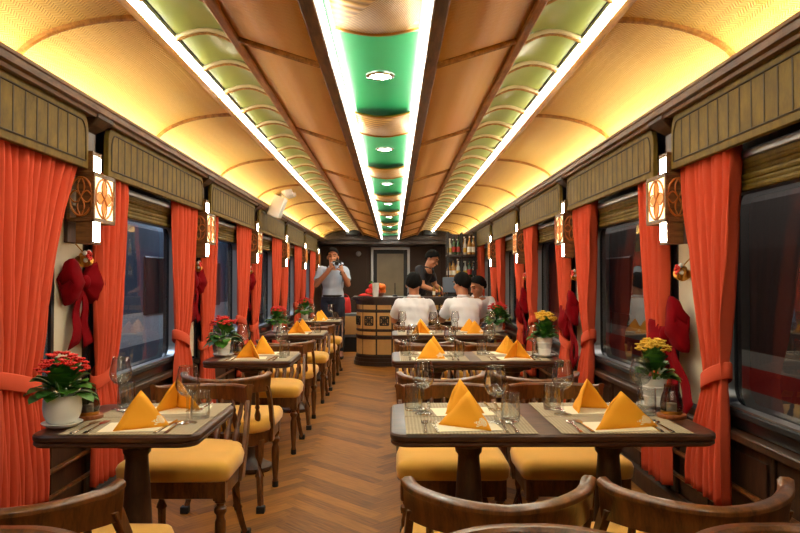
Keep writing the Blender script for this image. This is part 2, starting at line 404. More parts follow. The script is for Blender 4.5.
# ceiling: two coves, two sloping panels (UVs in metres), then ribs, beams and glass as its parts
YC = Y_END - 1.1
b = B()
for s in (-1, 1):
    def cove(i, j, s=s):
        t = i * pi / 2; return (X(s, .932 + .505 * cos(t)), Y_NEAR + (YC - Y_NEAR) * j, 2.062 + .214 * sin(t))
    b.grid(14, 36, cove, lambda i, j: (i * .62, (YC - Y_NEAR) * j))
    b.grid(1, 36, lambda i, j, s=s: (X(s, .545 - .318 * i), Y_NEAR + (YC - Y_NEAR) * j, 2.192 - .1 * i), lambda i, j: (i * .33 + 3, (YC - Y_NEAR) * j), mi=1)
ceil = tag(b.build('ceiling', [M['cove'], M['weave']], fix=True, solid=.012), kind='structure')
nr = 0
ribs_y = [2.66 + 1.562 * i for i in range(-2, 8)]
for s in (-1, 1):
    for y in ribs_y:
        if y > YC: continue
        r = B(); r.tube([(X(s, .932 + .498 * cos(t)), y, 2.062 + .207 * sin(t)) for t in [pi / 2 * i / 14 for i in range(15)]], .017, 8, up=(0, 1, 0)); r.build('cove_rib', M['beam'], ceil)
        r = B(); r.tube([(X(s, .545), y, 2.182), (X(s, .228), y, 2.082)], .016, 8, up=(0, 1, 0)); r.build('panel_rib', M['beam'], ceil)
    def bar(name, u0, u1, z0, z1, m):
        q = B(); q.b2(X(s, u0), X(s, u1), Y_NEAR, YC, z0, z1); q.build(name, m, ceil, smooth=False, bevel=.006)
    bar('outer_beam', .888, .936, 2.238, 2.30, M['beam'])
    bar('inner_beam', .542, .58, 2.168, 2.25, M['beam'])
    bar('central_beam', .181, .232, 2.074, 2.2, M['beamdark'])
    bar('led_light_shield', .848, .888, 2.2405, 2.262, M['alu'])  # backing added to keep the strip's upward light off the side glass
    bar('side_fascia', .575, .58, 2.2, 2.34, M['beam'])
    g = B(); g.grid(6, 20, lambda i, j, s=s: (X(s, .58 + .268 * i), Y_NEAR + (YC - Y_NEAR) * j, 2.252 + .01 * i + .03 * sin(pi * i))); g.build('side_glass', M['gold'], ceil)
    y = Y_NEAR + .1
    while y < YC:
        d = B(); d.tube([(X(s, .58 + .27 * t), y, 2.225 + .022 * t + .045 * sin(pi * t)) for t in [i / 8 for i in range(9)]], .011, 8, up=(0, 1, 0))
        d.tube([(X(s, .58 + .27 * t), y, 2.21 + .022 * t + .045 * sin(pi * t)) for t in [i / 8 for i in range(9)]], .006, 6, up=(0, 1, 0), mi=1)
        d.build('glass_divider', [M['pale'], M['beam']], ceil); y += .41
g = B(); g.b2(X(1, -.185), X(1, .185), Y_NEAR, YC, 2.172, 2.19); g.build('centre_glass', M['green'], ceil, smooth=False)
for i in range(-2, 7):
    ya = 1.94 + 1.745 * i
    if ya + .5 > YC: continue
    c = B(); c.grid(6, 1, lambda a, t, ya=ya: (XC - .15 + .30 * a, ya + .5 * t, 2.15 - .025 * sin(pi * a)), lambda a, t: (a * .3 + t * .25, t * .5 + a * .3))
    c.build('weave_panel', M['cross'], ceil, solid=.008)
    e = B()
    for yy in (ya, ya + .5): e.tube([(XC - .15 + .3 * a / 6, yy, 2.146 - .025 * sin(pi * a / 6)) for a in range(7)], .008, 6)
    e.build('weave_panel_edge', M['brass'], ceil)

# the lights of the ceiling
def strip(name, m, boxes, label, group):
    b = B()
    for q in boxes: b.b2(*q)
    return tag(b.build(name, m, smooth=False), label, 'light strip', group)
for s in (-1, 1):
    d = SN[s]
    strip('light_strip', M['warm_led'], [(X(s, 1.385), X(s, 1.405), Y_NEAR, YC, 2.069, 2.075)], 'warm glowing light strip behind the cornice along the %s wall' % d, 'cove light strips')
    strip('light_strip', M['side_led'], [(X(s, .850), X(s, .887), Y_NEAR, YC, 2.230, 2.240)], 'white light strip in the narrow glass channel of the %s half of ceiling' % d, 'side channel light strips')
    strip('light_strip', M['white_led'], [(X(s, .168), X(s, .180), Y_NEAR, YC, 2.09, 2.122)], 'white light strip along the %s edge of the central green ceiling channel' % d, 'centre channel light strips')
def mk_down():
    r = empty('downlight')
    a = B(); a.loft([[(q * cos(2 * pi * i / 24), q * sin(2 * pi * i / 24), z) for i in range(24)] for q, z in ((.066, 0), (.066, -.004), (.05, -.009), (.046, -.003))], cap=False); a.build('trim_ring', M['chrome'], r)
    l = B(); l.lathe([(.045, -.0045), (.045, -.003)], n=24); l.build('lens', M['down'], r)
    return r
for i in range(0, 7):
    y = 3.10 + 1.745 * i
    if y < YC: inst('down', mk_down, (XC, y, 2.172), 0, 'round white recessed downlight, %s from the camera in the green channel' % ORD[i], 'downlight', 'round downlights in the green ceiling channel')

# end walls, bulkhead, ground
b = B(); b.b2(X(-1, HW), X(1, HW), Y_END, Y_END + .1, 0, 2.32)
wb = tag(b.build('wall_back', M['backwall'], smooth=False), kind='structure')
for u in (-1.2, -.55, .48, 1.15):
    q = B(); q.b2(X(1, u) - .012, X(1, u) + .012, Y_END - .012, Y_END + .01, .1, 1.98); q.build('panel_batten', M['dark'], wb, smooth=False)
b = B(); b.b2(X(-1, HW + .08), X(1, HW + .08), Y_NEAR - .1, Y_NEAR, 0, 2.32); tag(b.build('wall_near', M['backwall'], smooth=False), kind='structure')
b = B(); b.b2(X(-1, HW), X(1, HW), 14.3, 14.5, 1.99, 2.14); b.b2(X(-1, HW), X(1, HW), 14.22, 14.3, 2.07, 2.15); b.b2(X(-1, HW), X(1, HW), 14.5, Y_END, 2.0, 2.05); b.b2(X(-1, HW), X(1, HW), 14.3, 14.36, 2.14, 2.32)
tag(b.build('trim_3', M['bardark'], smooth=False, bevel=.008), kind='structure')
d = tag(empty('door_1', (-.06, Y_END, 0)), kind='structure')
b = B()
for x0, x1, z0, z1 in ((-.44, -.385, 0, 1.98), (.385, .44, 0, 1.98), (-.44, .44, 1.92, 1.98)): b.b2(x0, x1, -.05, 0, z0, z1)
b.build('door_frame', M['alu'], d, smooth=False, bevel=.006)
b = B()
for x0, x1, z0, z1 in ((-.385, -.3, .02, 1.92), (.3, .385, .02, 1.92), (-.3, .3, 1.83, 1.92), (-.3, .3, .02, .5)): b.b2(x0, x1, -.04, 0, z0, z1)
b.build('door_leaf', M['black'], d, smooth=False, bevel=.004)
b = B(); b.b2(-.3, .3, -.025, -.012, .5, 1.83); b.build('door_panel', plain('frosted door glass', C(150, 138, 112), .3, var=.2, vs=5), d, smooth=False)
b = B(); b.tube([(-.32, -.04, .95), (-.32, -.09, .95), (-.22, -.09, .95)], .012, 8); b.build('door_handle', M['chrome'], d)
b = B(); b.b2(-7, 7, -6, 20, -1.0, -.95); tag(b.build('ground', plain('track ballast', C(48, 46, 46), .9), smooth=False), kind='structure')
for s, m in ((-1, 'coach_blue'), (1, 'coach_red')):
    r = empty('railway_carriage', (X(s, 3.15), 6.5, 0))
    q = B(); prof = [(0, -.6), (0, 1.9), (s * .3, 2.5), (s * 1.5, 2.7), (s * 1.5, -.6)]
    q.loft([[(x, y, z) for x, z in prof] for y in (-9, 11)]); q.build('carriage_body', M[m], r, smooth=False)
    for i in range(7):
        y = -7.5 + 2.6 * i
        f = B(); f.b2(-s * .02, s * .03, y - .62, y + .62, .78, 1.55); f.build('carriage_window', M['blackframe'], r, smooth=False, bevel=.02)
    tag(r, 'grey carriage with red band on the next track outside the right windows' if s > 0 else 'pale banded blue carriage on the next track outside the left windows', 'train carriage')

# pelmets between the posts, with beadboard grooves and scooped upper corners
def mk_pelmet(side):
    s = side; r = empty('pelmet'); L = P - .23; h = .26
    def out(i0, cut):
        a = L / 2 - i0; pts = [(-a, i0)]
        pts += [(-a, h - i0 - cut)] + [(-a + cut * (1 - cos(t)) * .6, h - i0 - cut * (1 - sin(t))) for t in [pi / 2 * q / 5 for q in range(1, 6)]]
        pts += [(-x, z) for x, z in pts[::-1]]; return pts
    b = B(); o = out(0, .09); b.loft([[(s * x, y, z) for y, z in o] for x in (.0, .028)]); b.build('pelmet_board', M['olive'], r, smooth=False, bevel=.004)
    g = B(); i = out(.035, .08); i = i + i[:1]
    g.tube([(s * -.001, y, z) for y, z in i], .0045, 5, up=(1, 0, 0))
    nb = 19
    for q in range(1, nb):
        y = -L / 2 + .035 + (L - .07) * q / nb; top = h - .037 if abs(y) < L / 2 - .1 else h - .1
        g.b2(s * -.002, s * .002, y - .004, y + .004, .037, top)
    g.build('groove', M['groove'], r, smooth=False)
    return r
for s in (-1, 1):
    for k in WINS:
        inst(('pelmet', s), lambda: mk_pelmet(s), (X(s, 1.415), POSTS[k + 1] + P / 2, 1.772), 0,
             'olive wooden pelmet with grooved boards over the %s %s-hand window from the camera' % (ORD[k + 1], SN[s]), 'pelmet', 'olive wooden pelmets over the windows')
    b = B(); b.b2(X(s, 1.505), X(s, 1.53), .5, 14, 1.738, 1.772)
    tag(b.build('curtain_rail', M['alu'], smooth=False, bevel=.005), 'long grey metal curtain rail under the pelmets of the %s wall' % SN[s], 'curtain rail', 'grey curtain rails')

# sconces: local x along the wall, y out into the room, z up
def mk_sconce(side):
    r = empty('wall_sconce'); near = 1 if side < 0 else -1     # which end of the lamp faces the camera
    m = near
    a = B(); a.b2(-.045, .045, .0, .12, 1.86, 1.97); a.b2(-.055, .055, -.01, .03, 1.42, 1.9); a.build('bracket', M['dark'], r, smooth=False, bevel=.004)
    c = B(); c.loft([[(x * w, y * (w / .06) * .1 + (.0 if y > 0 else 0), z) for x, y in ((-1, 0), (1, 0), (1, 1.25), (-1, 1.25))] for z, w in ((1.95, .05), (1.975, .056), (2.0, .075), (2.03, .092), (2.06, .095))]); c.build('corbel', M['dark'], r, smooth=False, bevel=.006)
    t = B(); x0, x1 = .012 * m, .118 * m
    for z0, z1 in ((1.41, 1.422), (1.84, 1.86)): t.b2(x0, x1, .1, .175, z0, z1)
    t.b2(x0, x1, .1, .112, 1.41, 1.86); t.b2(x1 - .012 * m, x1, .1, .178, 1.41, 1.86); t.b2(x0, x0 + .008 * m, .1, .175, 1.41, 1.86)
    t.build('lamp_tube', M['beamdark'], r, smooth=False)
    l = B(); l.b2(x0 + .004 * m, x1 - .006 * m, .112, .1745, 1.424, 1.838); l.build('lamp_glass', M['lamp'], r, smooth=False, bevel=.003)
    f = B(); X0, X1 = -.127, .127
    for z in (1.527, 1.75):
        for xa, xb, ya, yb in ((X0, X1, .06, .075), (X0, X1, .175, .19), (X0, X0 + .014, .06, .19), (X1 - .014, X1, .06, .19)): f.b2(xa, xb, ya, yb, z - .01, z + .01)
    for xx in (X0 + .007, X1 - .007):
        for yy in (.067, .183): f.b2(xx - .008, xx + .008, yy - .008, yy + .008, 1.527, 1.75)
    f.b2(X0, X1, .0, .062, 1.60, 1.68)
    f.build('lantern_frame', M['beamdark'], r, smooth=False, bevel=.002)
    g = B(); g.b2(X0 + .014, X1 - .014, .179, .1815, 1.537, 1.74); g.build('lantern_pane', M['lampwarm'], r, smooth=False)
    def motif(b, q, put):
        b.tube([put(q * cos(t), q * sin(t)) for t in [2 * pi * i / 28 for i in range(29)]], .0055, 6, cap=False)
        for a0 in range(4):    # four lens shaped petals
            for sgn in (-1, 1):
                b.tube([put(*((lambda d, o: (d * cos(a0 * pi / 2) - o * sin(a0 * pi / 2), d * sin(a0 * pi / 2) + o * cos(a0 * pi / 2)))(q * i / 8, sgn * q * .3 * sin(pi * i / 8)))) for i in range(9)], .004, 5)
    k = B(); motif(k, .098, lambda u, v: (u, .186, 1.6385 + v)); k.build('ring_motif', M['copper'], r)
    for xe in (X0 + .004, X1 - .004):
        k = B(); motif(k, .055, lambda u, v: (xe, .125 + u, 1.6385 + v * 1.7)); k.build('side_ring', M['copper'], r)
    for a0 in range(4):
        k = B(); q = .09; N = 8
        pts = [(q * i / N, q * .27 * sin(pi * i / N)) for i in range(N + 1)] + [(q * i / N, -q * .27 * sin(pi * i / N)) for i in range(N - 1, 0, -1)]
        rot = [(d * cos(a0 * pi / 2) - o * sin(a0 * pi / 2), d * sin(a0 * pi / 2) + o * cos(a0 * pi / 2)) for d, o in pts]
        k.loft([[(u, yy, 1.6385 + v) for u, v in rot] for yy in (.182, .1845)]); k.build('amber_petal', M['petal'], r, smooth=False)
    return r
for s in (-1, 1):
    for k in range(0, 6):
        inst(('sconce', s), lambda: mk_sconce(s), (X(s, HW), POSTS[k + 1], 0), -pi / 2 if s < 0 else pi / 2,
             'lit square lantern with ring motif on the %s post of the %s wall' % (ORD[k], SN[s]), 'wall lamp', 'lanterns on the wall posts')

# curtains
def sm(t): return t * t * (3 - 2 * t)
def mk_curtain(side, near, wide=0):
    s = side; r = empty('curtain'); d = -1 if near else 1
    # extents along the wall measured from the post (metres): top, tie, bottom
    top = (.13, (.63 if near else .47) + wide); tie = ((.40, .72) if wide else (.22, .48) if s < 0 else (.27, .46)) if near else (.19, .40); bot = ((.36, .74) if wide else (.18, .54) if s < 0 else (.14, .5)) if near else (.12, .46)
    zt, zk, zb = 1.80, (.80 if near else .74), .26 if near else .17
    nf = 9 if not wide else 12; ph = R.random() * 6
    def fn(a, j):
        z = zt + (zb - zt) * j
        if z > zk: t = (zt - z) / (zt - zk); e = 1 - (1 - t) ** 1.7 if wide else sm(t) * .55 + t * t * .45; lo = top[0] + (tie[0] - top[0]) * e; hi = top[1] + (tie[1] - top[1]) * e; dep = 1.47 + .035 * e
        else: t = (zk - z) / (zk - zb); e = sm(min(1, t * 1.15)); lo = tie[0] + (bot[0] - tie[0]) * e; hi = tie[1] + (bot[1] - tie[1]) * e; dep = 1.487 + .018 * (1 - e)
        pinch = math.exp(-((z - zk) / .12) ** 2)
        amp = (.026 + .006 * sin(3 * a + ph)) * (1 - .45 * pinch)
        aa = a + .012 * sin(9 * j + 7 * a + ph)
        off = amp * sin(2 * pi * nf * aa + ph + .5 * sin(4 * j)) + .008 * sin(2 * pi * nf * .37 * a + 5 * j)
        return (s * (dep - HW + off), d * (lo + (hi - lo) * a), z)
    b = B(); b.grid(nf * 8, 40, fn); b.build('drape', M['curtain'], r, smooth='all', solid=.004)
    t = B(); c0, c1 = tie[0] - .015, tie[1] + .015; cm = (c0 + c1) / 2; hw = (c1 - c0) / 2
    ring = [(cos(2 * pi * i / 28), sin(2 * pi * i / 28)) for i in range(28)]
    loops = []
    for dz, k in ((-.035, 1), (-.03, 1.04), (.03, 1.04), (.035, 1)):
        loops.append([(s * (1.507 - HW + .045 * k * v), d * (cm + hw * k * u), zk + dz + .045 * u) for u, v in ring])
    t.loft(loops, cap=False); t.build('tie_band', M['curtain'], r, smooth='all', solid=.003)
    return r
for s in (-1, 1):
    for k in range(0, 6):
        y = POSTS[k + 1]
        for near in (True, False):
            if k == 5 and not near: continue
            wide = .26 if (s < 0 and k == 0 and near) else 0
            inst(('curtain', s, near, wide), lambda: mk_curtain(s, near, wide), (X(s, HW), y, 0), 0,
                 'orange-red tied curtain on the %s side of the %s post on the %s wall' % ('camera' if near else 'far', ORD[k], SN[s]), 'curtain', 'orange-red curtains')

# bows and bells on the cream posts (local y points into the room)
def mk_bow(tilt=0):
    r = empty('velvet_bow')
    for sx in (-1, 1):
        b = B()
        def lobe(i, j, sx=sx):
            u = i; t = 2 * pi * j; w = (.022 + .075 * sin(u * pi * .62)) * (1 if u < .78 else sqrt(max(.0004, 1 - ((u - .78) / .22) ** 2))); dpt = .012 + .03 * sin(u * pi * .75)
            return (sx * (.012 + .125 * u), .035 + dpt * sin(t) + .006 * sin(5 * t), .0 + w * cos(t) * (1 - .12 * (u > .95)) + .012 * u * sin(3 * t))
        b.grid(14, 20, lobe); bmesh.ops.remove_doubles(b.bm, verts=b.bm.verts, dist=.0005); b.build('bow_loop', M['velvet'], r, smooth='all', solid=.003)
        t = B()
        def tail(i, j, sx=sx):
            return (sx * (.01 + .045 * j + (.02 + .035 * j) * (i - .5) * 2 * .8), .03 + .008 * sin(9 * j + sx) , -.02 - .26 * j - (.02 * (i - .5) * sx if j > .95 else 0))
        t.grid(4, 10, tail); t.build('ribbon_tail', M['velvet'], r, smooth='all', solid=.003)
    k = B(); k.blob((0, .045, 0), (.026, .026, .032), 12, 8); k.build('bow_knot', M['velvet'], r, smooth='all')
    return r
def mk_bell():
    r = empty('christmas_bell')
    for sx in (-1, 1):
        m = Matrix.Rotation(sx * .9, 3, 'Y'); b = B(); n = 14
        prof = [(.004, .05), (.014, .046), (.02, .03), (.024, .012), (.034, -.006), (.038, -.012), (.034, -.011), (.02, .01), (.012, .034)]
        b.loft([[m @ Vector((q * cos(2 * pi * i / n), q * sin(2 * pi * i / n), z - .03)) + Vector((sx * .012, .045, .01)) for i in range(n)] for q, z in prof], cap=False)
        b.build('bell', M['brass'], r)
    b = B()
    for a in range(5): b.blob((.018 * cos(a * 1.26), .07, .012 + .018 * sin(a * 1.26)), (.011, .011, .011), 8, 6)
    b.build('berry', M['redflower'], r, smooth='all')
    b = B()
    for a in range(4): b.blob((.032 * cos(a * 1.57 + .6), .06, .012 + .026 * sin(a * 1.57 + .6)), (.013, .012, .013), 8, 6)
    b.build('white_blossom', M['white'], r, smooth='all')
    b = B(); b.tube([(0, .0, .075), (0, .04, .03)], .003, 6); b.build('hook', M['brass'], r)
    return r
for s in (-1, 1):
    for k in range(0, 3):
        y = POSTS[k + 1]; rz = -pi / 2 if s < 0 else pi / 2
        o = inst('bow', mk_bow, (X(s, HW - (.02 if s < 0 else .05)), y + (.05 if s < 0 else .11), 1.225 if s < 0 else .95), rz, 'dark red velvet bow on the cream %s post of the %s wall' % (ORD[k], SN[s]), 'bow', 'dark red bows on the wall posts')
        if s > 0: o.rotation_euler = (0, .45, rz)
        o.scale = ((1.3, 1.1, 1.15) if s < 0 else (1.4, 1.1, 1.5))
        inst('bell', mk_bell, (X(s, HW - .012), y + (.07 if s < 0 else .0), 1.345 if s < 0 else 1.275), rz, 'small gold bells with red berries above the bow on the %s post, %s wall' % (ORD[k], SN[s]), 'bell decoration', 'gold bells on the wall posts')

# emergency light on the left cornice
EL = r = tag(empty('emergency_light', (X(-1, 1.33), 7.8, 2.08)), 'white twin-head emergency light on a bracket on the left cornice', 'emergency light')
b = B(); b.box((.05, 0, -.005), (.11, .17, .2), Matrix.Rotation(.35, 3, 'Y')); b.build('light_housing', M['white'], r, bevel=.012)
for dy in (-.07, .07):
    b = B(); m = Matrix.Rotation(1.1, 3, 'Y') @ Matrix.Rotation(dy * 4, 3, 'X')
    b.loft([[m @ Vector((q * cos(2 * pi * i / 16), q * sin(2 * pi * i / 16), z)) + Vector((.15, dy * 1.2, .13)) for i in range(16)] for q, z in ((.02, -.05), (.045, -.03), (.055, .03), (.05, .035), (.03, .01))]); b.build('lamp_head', M['white'], r)
b = B(); b.tube([(.06, 0, .08), (.1, 0, .12)], .014, 8); b.build('swivel_arm', M['white'], r); EL.scale = (1.25,) * 3
# black speaker boxes hanging by the bulkhead
for x, w in ((-.84, 'left'), (.775, 'right')):
    r = tag(empty('loudspeaker', (x, 14.05, 2.16)), 'black speaker box under the far end of the ceiling, on the %s' % w, 'loudspeaker', 'black boxes at the far ceiling')
    b = B(); b.b2(-.14, .14, -.1, .14, 0, .15); b.build('speaker_body', M['black'], r, bevel=.01)
    b = B(); b.b2(-.125, .125, -.108, -.098, .015, .135); b.build('speaker_grille', M['rubber'], r, smooth=False)
r = tag(empty('wall_thermostat', (-.78, Y_END, 1.83)), 'small round pale disc on the dark end wall left of the door', 'wall disc')
b = B(); b.loft([[(q * cos(2 * pi * i / 20), y, q * sin(2 * pi * i / 20)) for i in range(20)] for q, y in ((.06, 0), (.06, -.02), (.05, -.028))]); b.build('disc_cover', M['alu'], r)
# pipe rails low on the walls
for s in (-1, 1):
    b = B(); b.tube([(X(s, 1.538), Y_NEAR + .1, .34), (X(s, 1.538), 14.2, .34)], .013, 8); b.tube([(X(s, 1.538), Y_NEAR + .1, .22), (X(s, 1.538), 14.2, .22)], .011, 8)
    for y in POSTS: b.tube([(X(s, 1.538), y + .6, .34), (X(s, 1.538), y + .6, .22)], .008, 6)
    tag(b.build('heating_pipe', M['wood']), 'brown pipe rail running low along the %s wall' % SN[s], 'pipe', 'pipes along the walls')
# ------------------------------------------------------------------ chairs: seat centre at the origin, facing +Y
SEAT = [(-.235, .20), (-.235, -.02), (-.228, -.10), (-.20, -.17), (-.15, -.215), (-.08, -.235), (0, -.24), (.08, -.235), (.15, -.215), (.20, -.17), (.228, -.10), (.235, -.02), (.235, .20), (.222, .228), (.19, .238), (0, .242), (-.19, .238), (-.222, .228)]
def turned(prof, p0, p1, b, n=10, mi=0):
    """a turned piece between two points: prof = (fraction, radius)"""
    p0, p1 = Vector(p0), Vector(p1)
    b.tube([p0.lerp(p1, t) for t, r in prof], [r for t, r in prof], n, mi=mi)
def mk_chair():
    r = empty('dining_chair')
    b = B(); lv = [(.402, .02), (.405, .008), (.415, 0), (.45, -.004), (.468, .004), (.478, .016)]
    b.loft([[(x, y, z) for x, y in inset(SEAT, d)] for z, d in lv] + [[(x * k_, y * k_, z) for x, y in SEAT] for z, k_ in ((.484, .84), (.487, .66), (.489, .4), (.490, .1))]); b.build('seat_cushion', M['cushion'], r, smooth='all')
    b = B(); b.loft([[(x, y, z) for x, y in inset(SEAT, d)] for z, d in ((.33, .03), (.335, .018), (.39, .016), (.405, .010))]); b.build('seat_frame', M['wood'], r, bevel=.003)
    for sx in (-1, 1):
        b = B(); b.box((sx * .195, .195, .365), (.05, .05, .08))
        b.lathe([(.018, .33), (.024, .325), (.025, .315), (.017, .31), (.016, .30), (.026, .29), (.027, .275), (.018, .262), (.017, .25), (.023, .235), (.024, .20), (.019, .10), (.015, .05), (.018, .045), (.018, .03), (.014, .012)], (sx * .195, .195, 0), 12)
        lg = b.build('front_leg', M['wood'], r)
        f = B(); f.lathe([(.017, 0), (.019, .003), (.019, .034), (.014, .036)], (sx * .195, .195, 0), 12); f.build('rubber_foot', M['rubber'], lg)
        b = B(); pts = [(sx * .17, -.15, .36), (sx * .172, -.165, .27), (sx * .178, -.185, .17), (sx * .19, -.225, .08), (sx * .20, -.262, .012)]
        b.tube(pts, [.027, .024, .021, .019, .018], 4); lg = b.build('rear_leg', M['wood'], r, bevel=.004, smooth=False)
        f = B(); f.box((sx * .201, -.264, .018), (.042, .042, .036)); f.build('rubber_foot', M['rubber'], lg, bevel=.003, smooth=False)
    # the low curved top rail
    def arc(t, k=1):      # t -1..1
        a = t * 1.02; return Vector((.268 * sin(a) * k, -.365 + .38 * (1 - cos(a)) * .92, 0))
    N = 26; pts = [arc(-1 + 2 * i / N) + Vector((0, 0, .655)) for i in range(N + 1)]
    def prof(f):
        t = abs(2 * f - 1); h = .062 + .012 * (t > .9) * (t - .9) * 10 - .01 * (1 - t); w = .017
        return [(-w * .6, -.012 - .006 * t), (w * .5, -.012 - .006 * t), (w * .75, .02), (w * 1.0, h - .012), (w * 1.35, h - .004), (w * 1.3, h + .006), (w * .6, h + .012), (-w * .5, h + .011), (-w * 1.0, h + .003), (-w * .85, h - .01), (-w * .75, .02)]
    b = B(); b.sweep(pts, prof); b.build('top_rail', M['wood'], r, bevel=.002)
    SP = [(0, .010), (.08, .009), (.12, .013), (.16, .009), (.22, .011), (.34, .016), (.42, .017), (.5, .012), (.55, .009), (.6, .014), (.65, .009), (.75, .012), (.85, .010), (1, .009)]
    for i in range(7):
        t = (-.72 + 1.44 * i / 6); top = arc(t) + Vector((0, 0, .652)); base = Vector((.235 * sin(t * 1.02) / sin(1.02) * .86, -.215 + .26 * (1 - cos(t * 1.1)), .395))
        b = B(); turned(SP, base, top, b); b.build('spindle', M['wood'], r)
    for sx in (-1, 1):    # flat curved stiles under the ends of the rail
        e = arc(sx * .96); b = B()
        pts = [Vector((sx * .222, -.06, .335)), Vector((sx * .228, -.085, .42)), Vector((sx * .229, -.12, .50)), Vector((sx * .228, -.155, .58)), Vector((e.x, e.y, .665))]
        b.sweep(pts, [(-.011, -.030), (.011, -.030), (.011, .030), (-.011, .030)]) if False else b.loft([[p + Vector((sx * dx, dy, 0)) for dx, dy in ((-.010, -.03 * w), (.010, -.03 * w), (.010, .03 * w), (-.010, .03 * w))] for p, w in zip(pts, (1.25, .95, .75, .75, .9))])
        b.build('back_stile', M['wood'], r, bevel=.003)
    # small rail between the stiles and behind the seat
    b = B(); b.tube([Vector((.222 * sin(t) , -.235 + .20 * (1 - cos(t)), .412)) for t in [-1.1 + 2.2 * i / 16 for i in range(17)]], .014, 8); b.build('back_base_rail', M['wood'], r)
    return r
TC = 2.489            # centre of the nearest tables (y)
TABLEZ = .735
def T(k): return TC + P * (k - 1)
COLS = {1: (.258, .765), -1: (-.905,)}
def tname(s, k): return 'the %s %s-hand table' % (ORD[k - 1], SN[s])
CG = 'dark wood chairs with yellow cushions'
jit = random.Random(4)
def chair(s, k, c, far):
    x = COLS[s][c]; y = T(k) + (.566 if far else -.566); rz = pi if far else 0
    col = '' if s < 0 else (', aisle side', ', window side')[c]
    if s > 0 and k == 4 and far and c == 1: x += .335
    if s > 0 and k == 4 and far: y -= .02
    inst('chair', mk_chair, (x + jit.uniform(-.008, .008), y + jit.uniform(-.01, .01), 0), rz + jit.uniform(-.02, .02),
         'dark yellow-cushioned chair %s %s%s' % ('behind' if far else 'in front of', tname(s, k), col), 'chair', CG)
for k in range(1, 5):
    for s in (-1, 1):
        for c in range(len(COLS[s])):
            for far in (False, True): chair(s, k, c, far)
for s, c, lab in ((-1, 0, 'dark spindle-back chair cut by the lower left corner, its curved back towards the tables'), (1, 0, 'dark chair whose curved rail rises at the bottom edge, by the aisle'), (1, 1, 'dark chair whose curved rail rises at the bottom right corner')):
    inst('chair', mk_chair, (COLS[s][c] + (.02 if s > 0 else .11), T(0) + .575, 0), pi, lab, 'chair', CG)

# ------------------------------------------------------------------ tables
def mk_table(s):
    r = empty('dining_table'); L = 1.075 if s > 0 else .545; D = .565; b = B()
    o = rrect(-L / 2, L / 2, -D / 2, D / 2, .06, 6)
    b.loft([[(x, y, z) for x, y in inset(o, -d)] for z, d in ((.690, .02), (.693, .006), (.699, .0), (.706, .001), (.709, .006), (.711, .001), (.716, -.002), (.727, -.002), (.733, .003), (.735, .010))] if False else
           [[(x, y, z) for x, y in inset(o, d)] for z, d in ((.690, .02), (.693, .006), (.699, .0), (.706, .001), (.709, .006), (.711, .001), (.716, -.002), (.727, -.002), (.733, .003), (.735, .010))])
    b.build('tabletop', M['table'], r, angle=30)
    u = B(); u.prism(rrect(-L / 2 + .17, L / 2 - .17, -D / 2 + .18, D / 2 - .18, .04, 3), .655, .691); u.build('table_apron', M['dark'], r, smooth=False)
    for x in ((-.254, .257) if s > 0 else (-.02,)):
        q = B(); q.lathe([(.13, 0), (.14, .012), (.138, .03), (.10, .045), (.075, .07), (.056, .10), (.059, .16), (.060, .22), (.054, .36), (.046, .50), (.040, .58), (.039, .60), (.048, .612), (.050, .63), (.075, .64), (.078, .66)], (x, 0, 0), 20)
        q.build('pedestal', M['dark'], r)
    return r
for s in (-1, 1):
    for k in range(1, 5):
        inst(('table', s), lambda: mk_table(s), ((.53 if s > 0 else -.908), T(k), 0), 0,
             '%s dark wooden table laid with %s, %s from the camera on the %s' % ('long' if s > 0 else 'narrow', 'four places' if s > 0 else 'two places', ORD[k - 1], SN[s]), 'table', 'dining tables on the ' + SN[s])

# ------------------------------------------------------------------ table settings
def mk_mat():
    b = B(); b.b2(-.215, .215, -.136, .136, 0, .0022); o = b.build('placemat', M['mat'], smooth=False); return o
def mk_paper():
    b = B(); b.b2(-.11, .11, -.075, .075, 0, .0015); return b.build('paper_liner', M['paper'], smooth=False)
def mk_napkin(open_front):
    """a napkin folded to a standing pyramid; ridge to the back corner, mouth open towards -Y when open_front"""
    b = B(); b.uv = b.bm.loops.layers.uv.new('UVMap')
    A, Lf, Rt, Bk = Vector((0, .0, .118)), Vector((-.085, -.035, 0)), Vector((.085, -.035, 0)), Vector((0, .075, 0))
    N = 8
    def tri(a, p, q, bul, uvflag, nrm):
        g = {}
        for i in range(N + 1):
            for j in range(N + 1 - i):
                u, v = i / N, j / N; w = 1 - u - v
                pt = a * w + p * u + q * v + nrm * (bul * 27 * u * v * w + .004 * sin(9 * u + 5 * v) * (w * u + v * w + u * v) * 3); pt.z = max(pt.z, 0)
                g[i, j] = (b.v(pt), (u * .0 + v, w))
        def f(ks):
            fc = b.face([g[k][0] for k in ks])
            if fc:
                for lp, k in zip(fc.loops, ks): lp[b.uv].uv = g[k][1] if uvflag else (-3, -3)
        for i in range(N):
            for j in range(N - i):
                f([(i, j), (i + 1, j), (i, j + 1)])
                if i + j < N - 1: f([(i + 1, j), (i + 1, j + 1), (i, j + 1)])
    # outer wings
    tri(A, Bk, Lf, .010, False, Vector((-.75, .45, .3)).normalized()); tri(A, Rt, Bk, .010, False, Vector((.75, .45, .3)).normalized())
    if open_front:   # two inner folds that go in towards the ridge
        I = Vector((0, .05, 0)); tri(A, Lf, I, -.006, False, Vector((.3, -.8, .2)).normalized()); tri(A, I, Rt, -.006, False, Vector((-.3, -.8, .2)).normalized())
    else: tri(A, Lf, Rt, .008, True, Vector((0, -.95, .3)).normalized())
    bmesh.ops.remove_doubles(b.bm, verts=b.bm.verts, dist=.0004)
    return b.build('napkin', M['napkin'], smooth=True, angle=60, solid=.003)
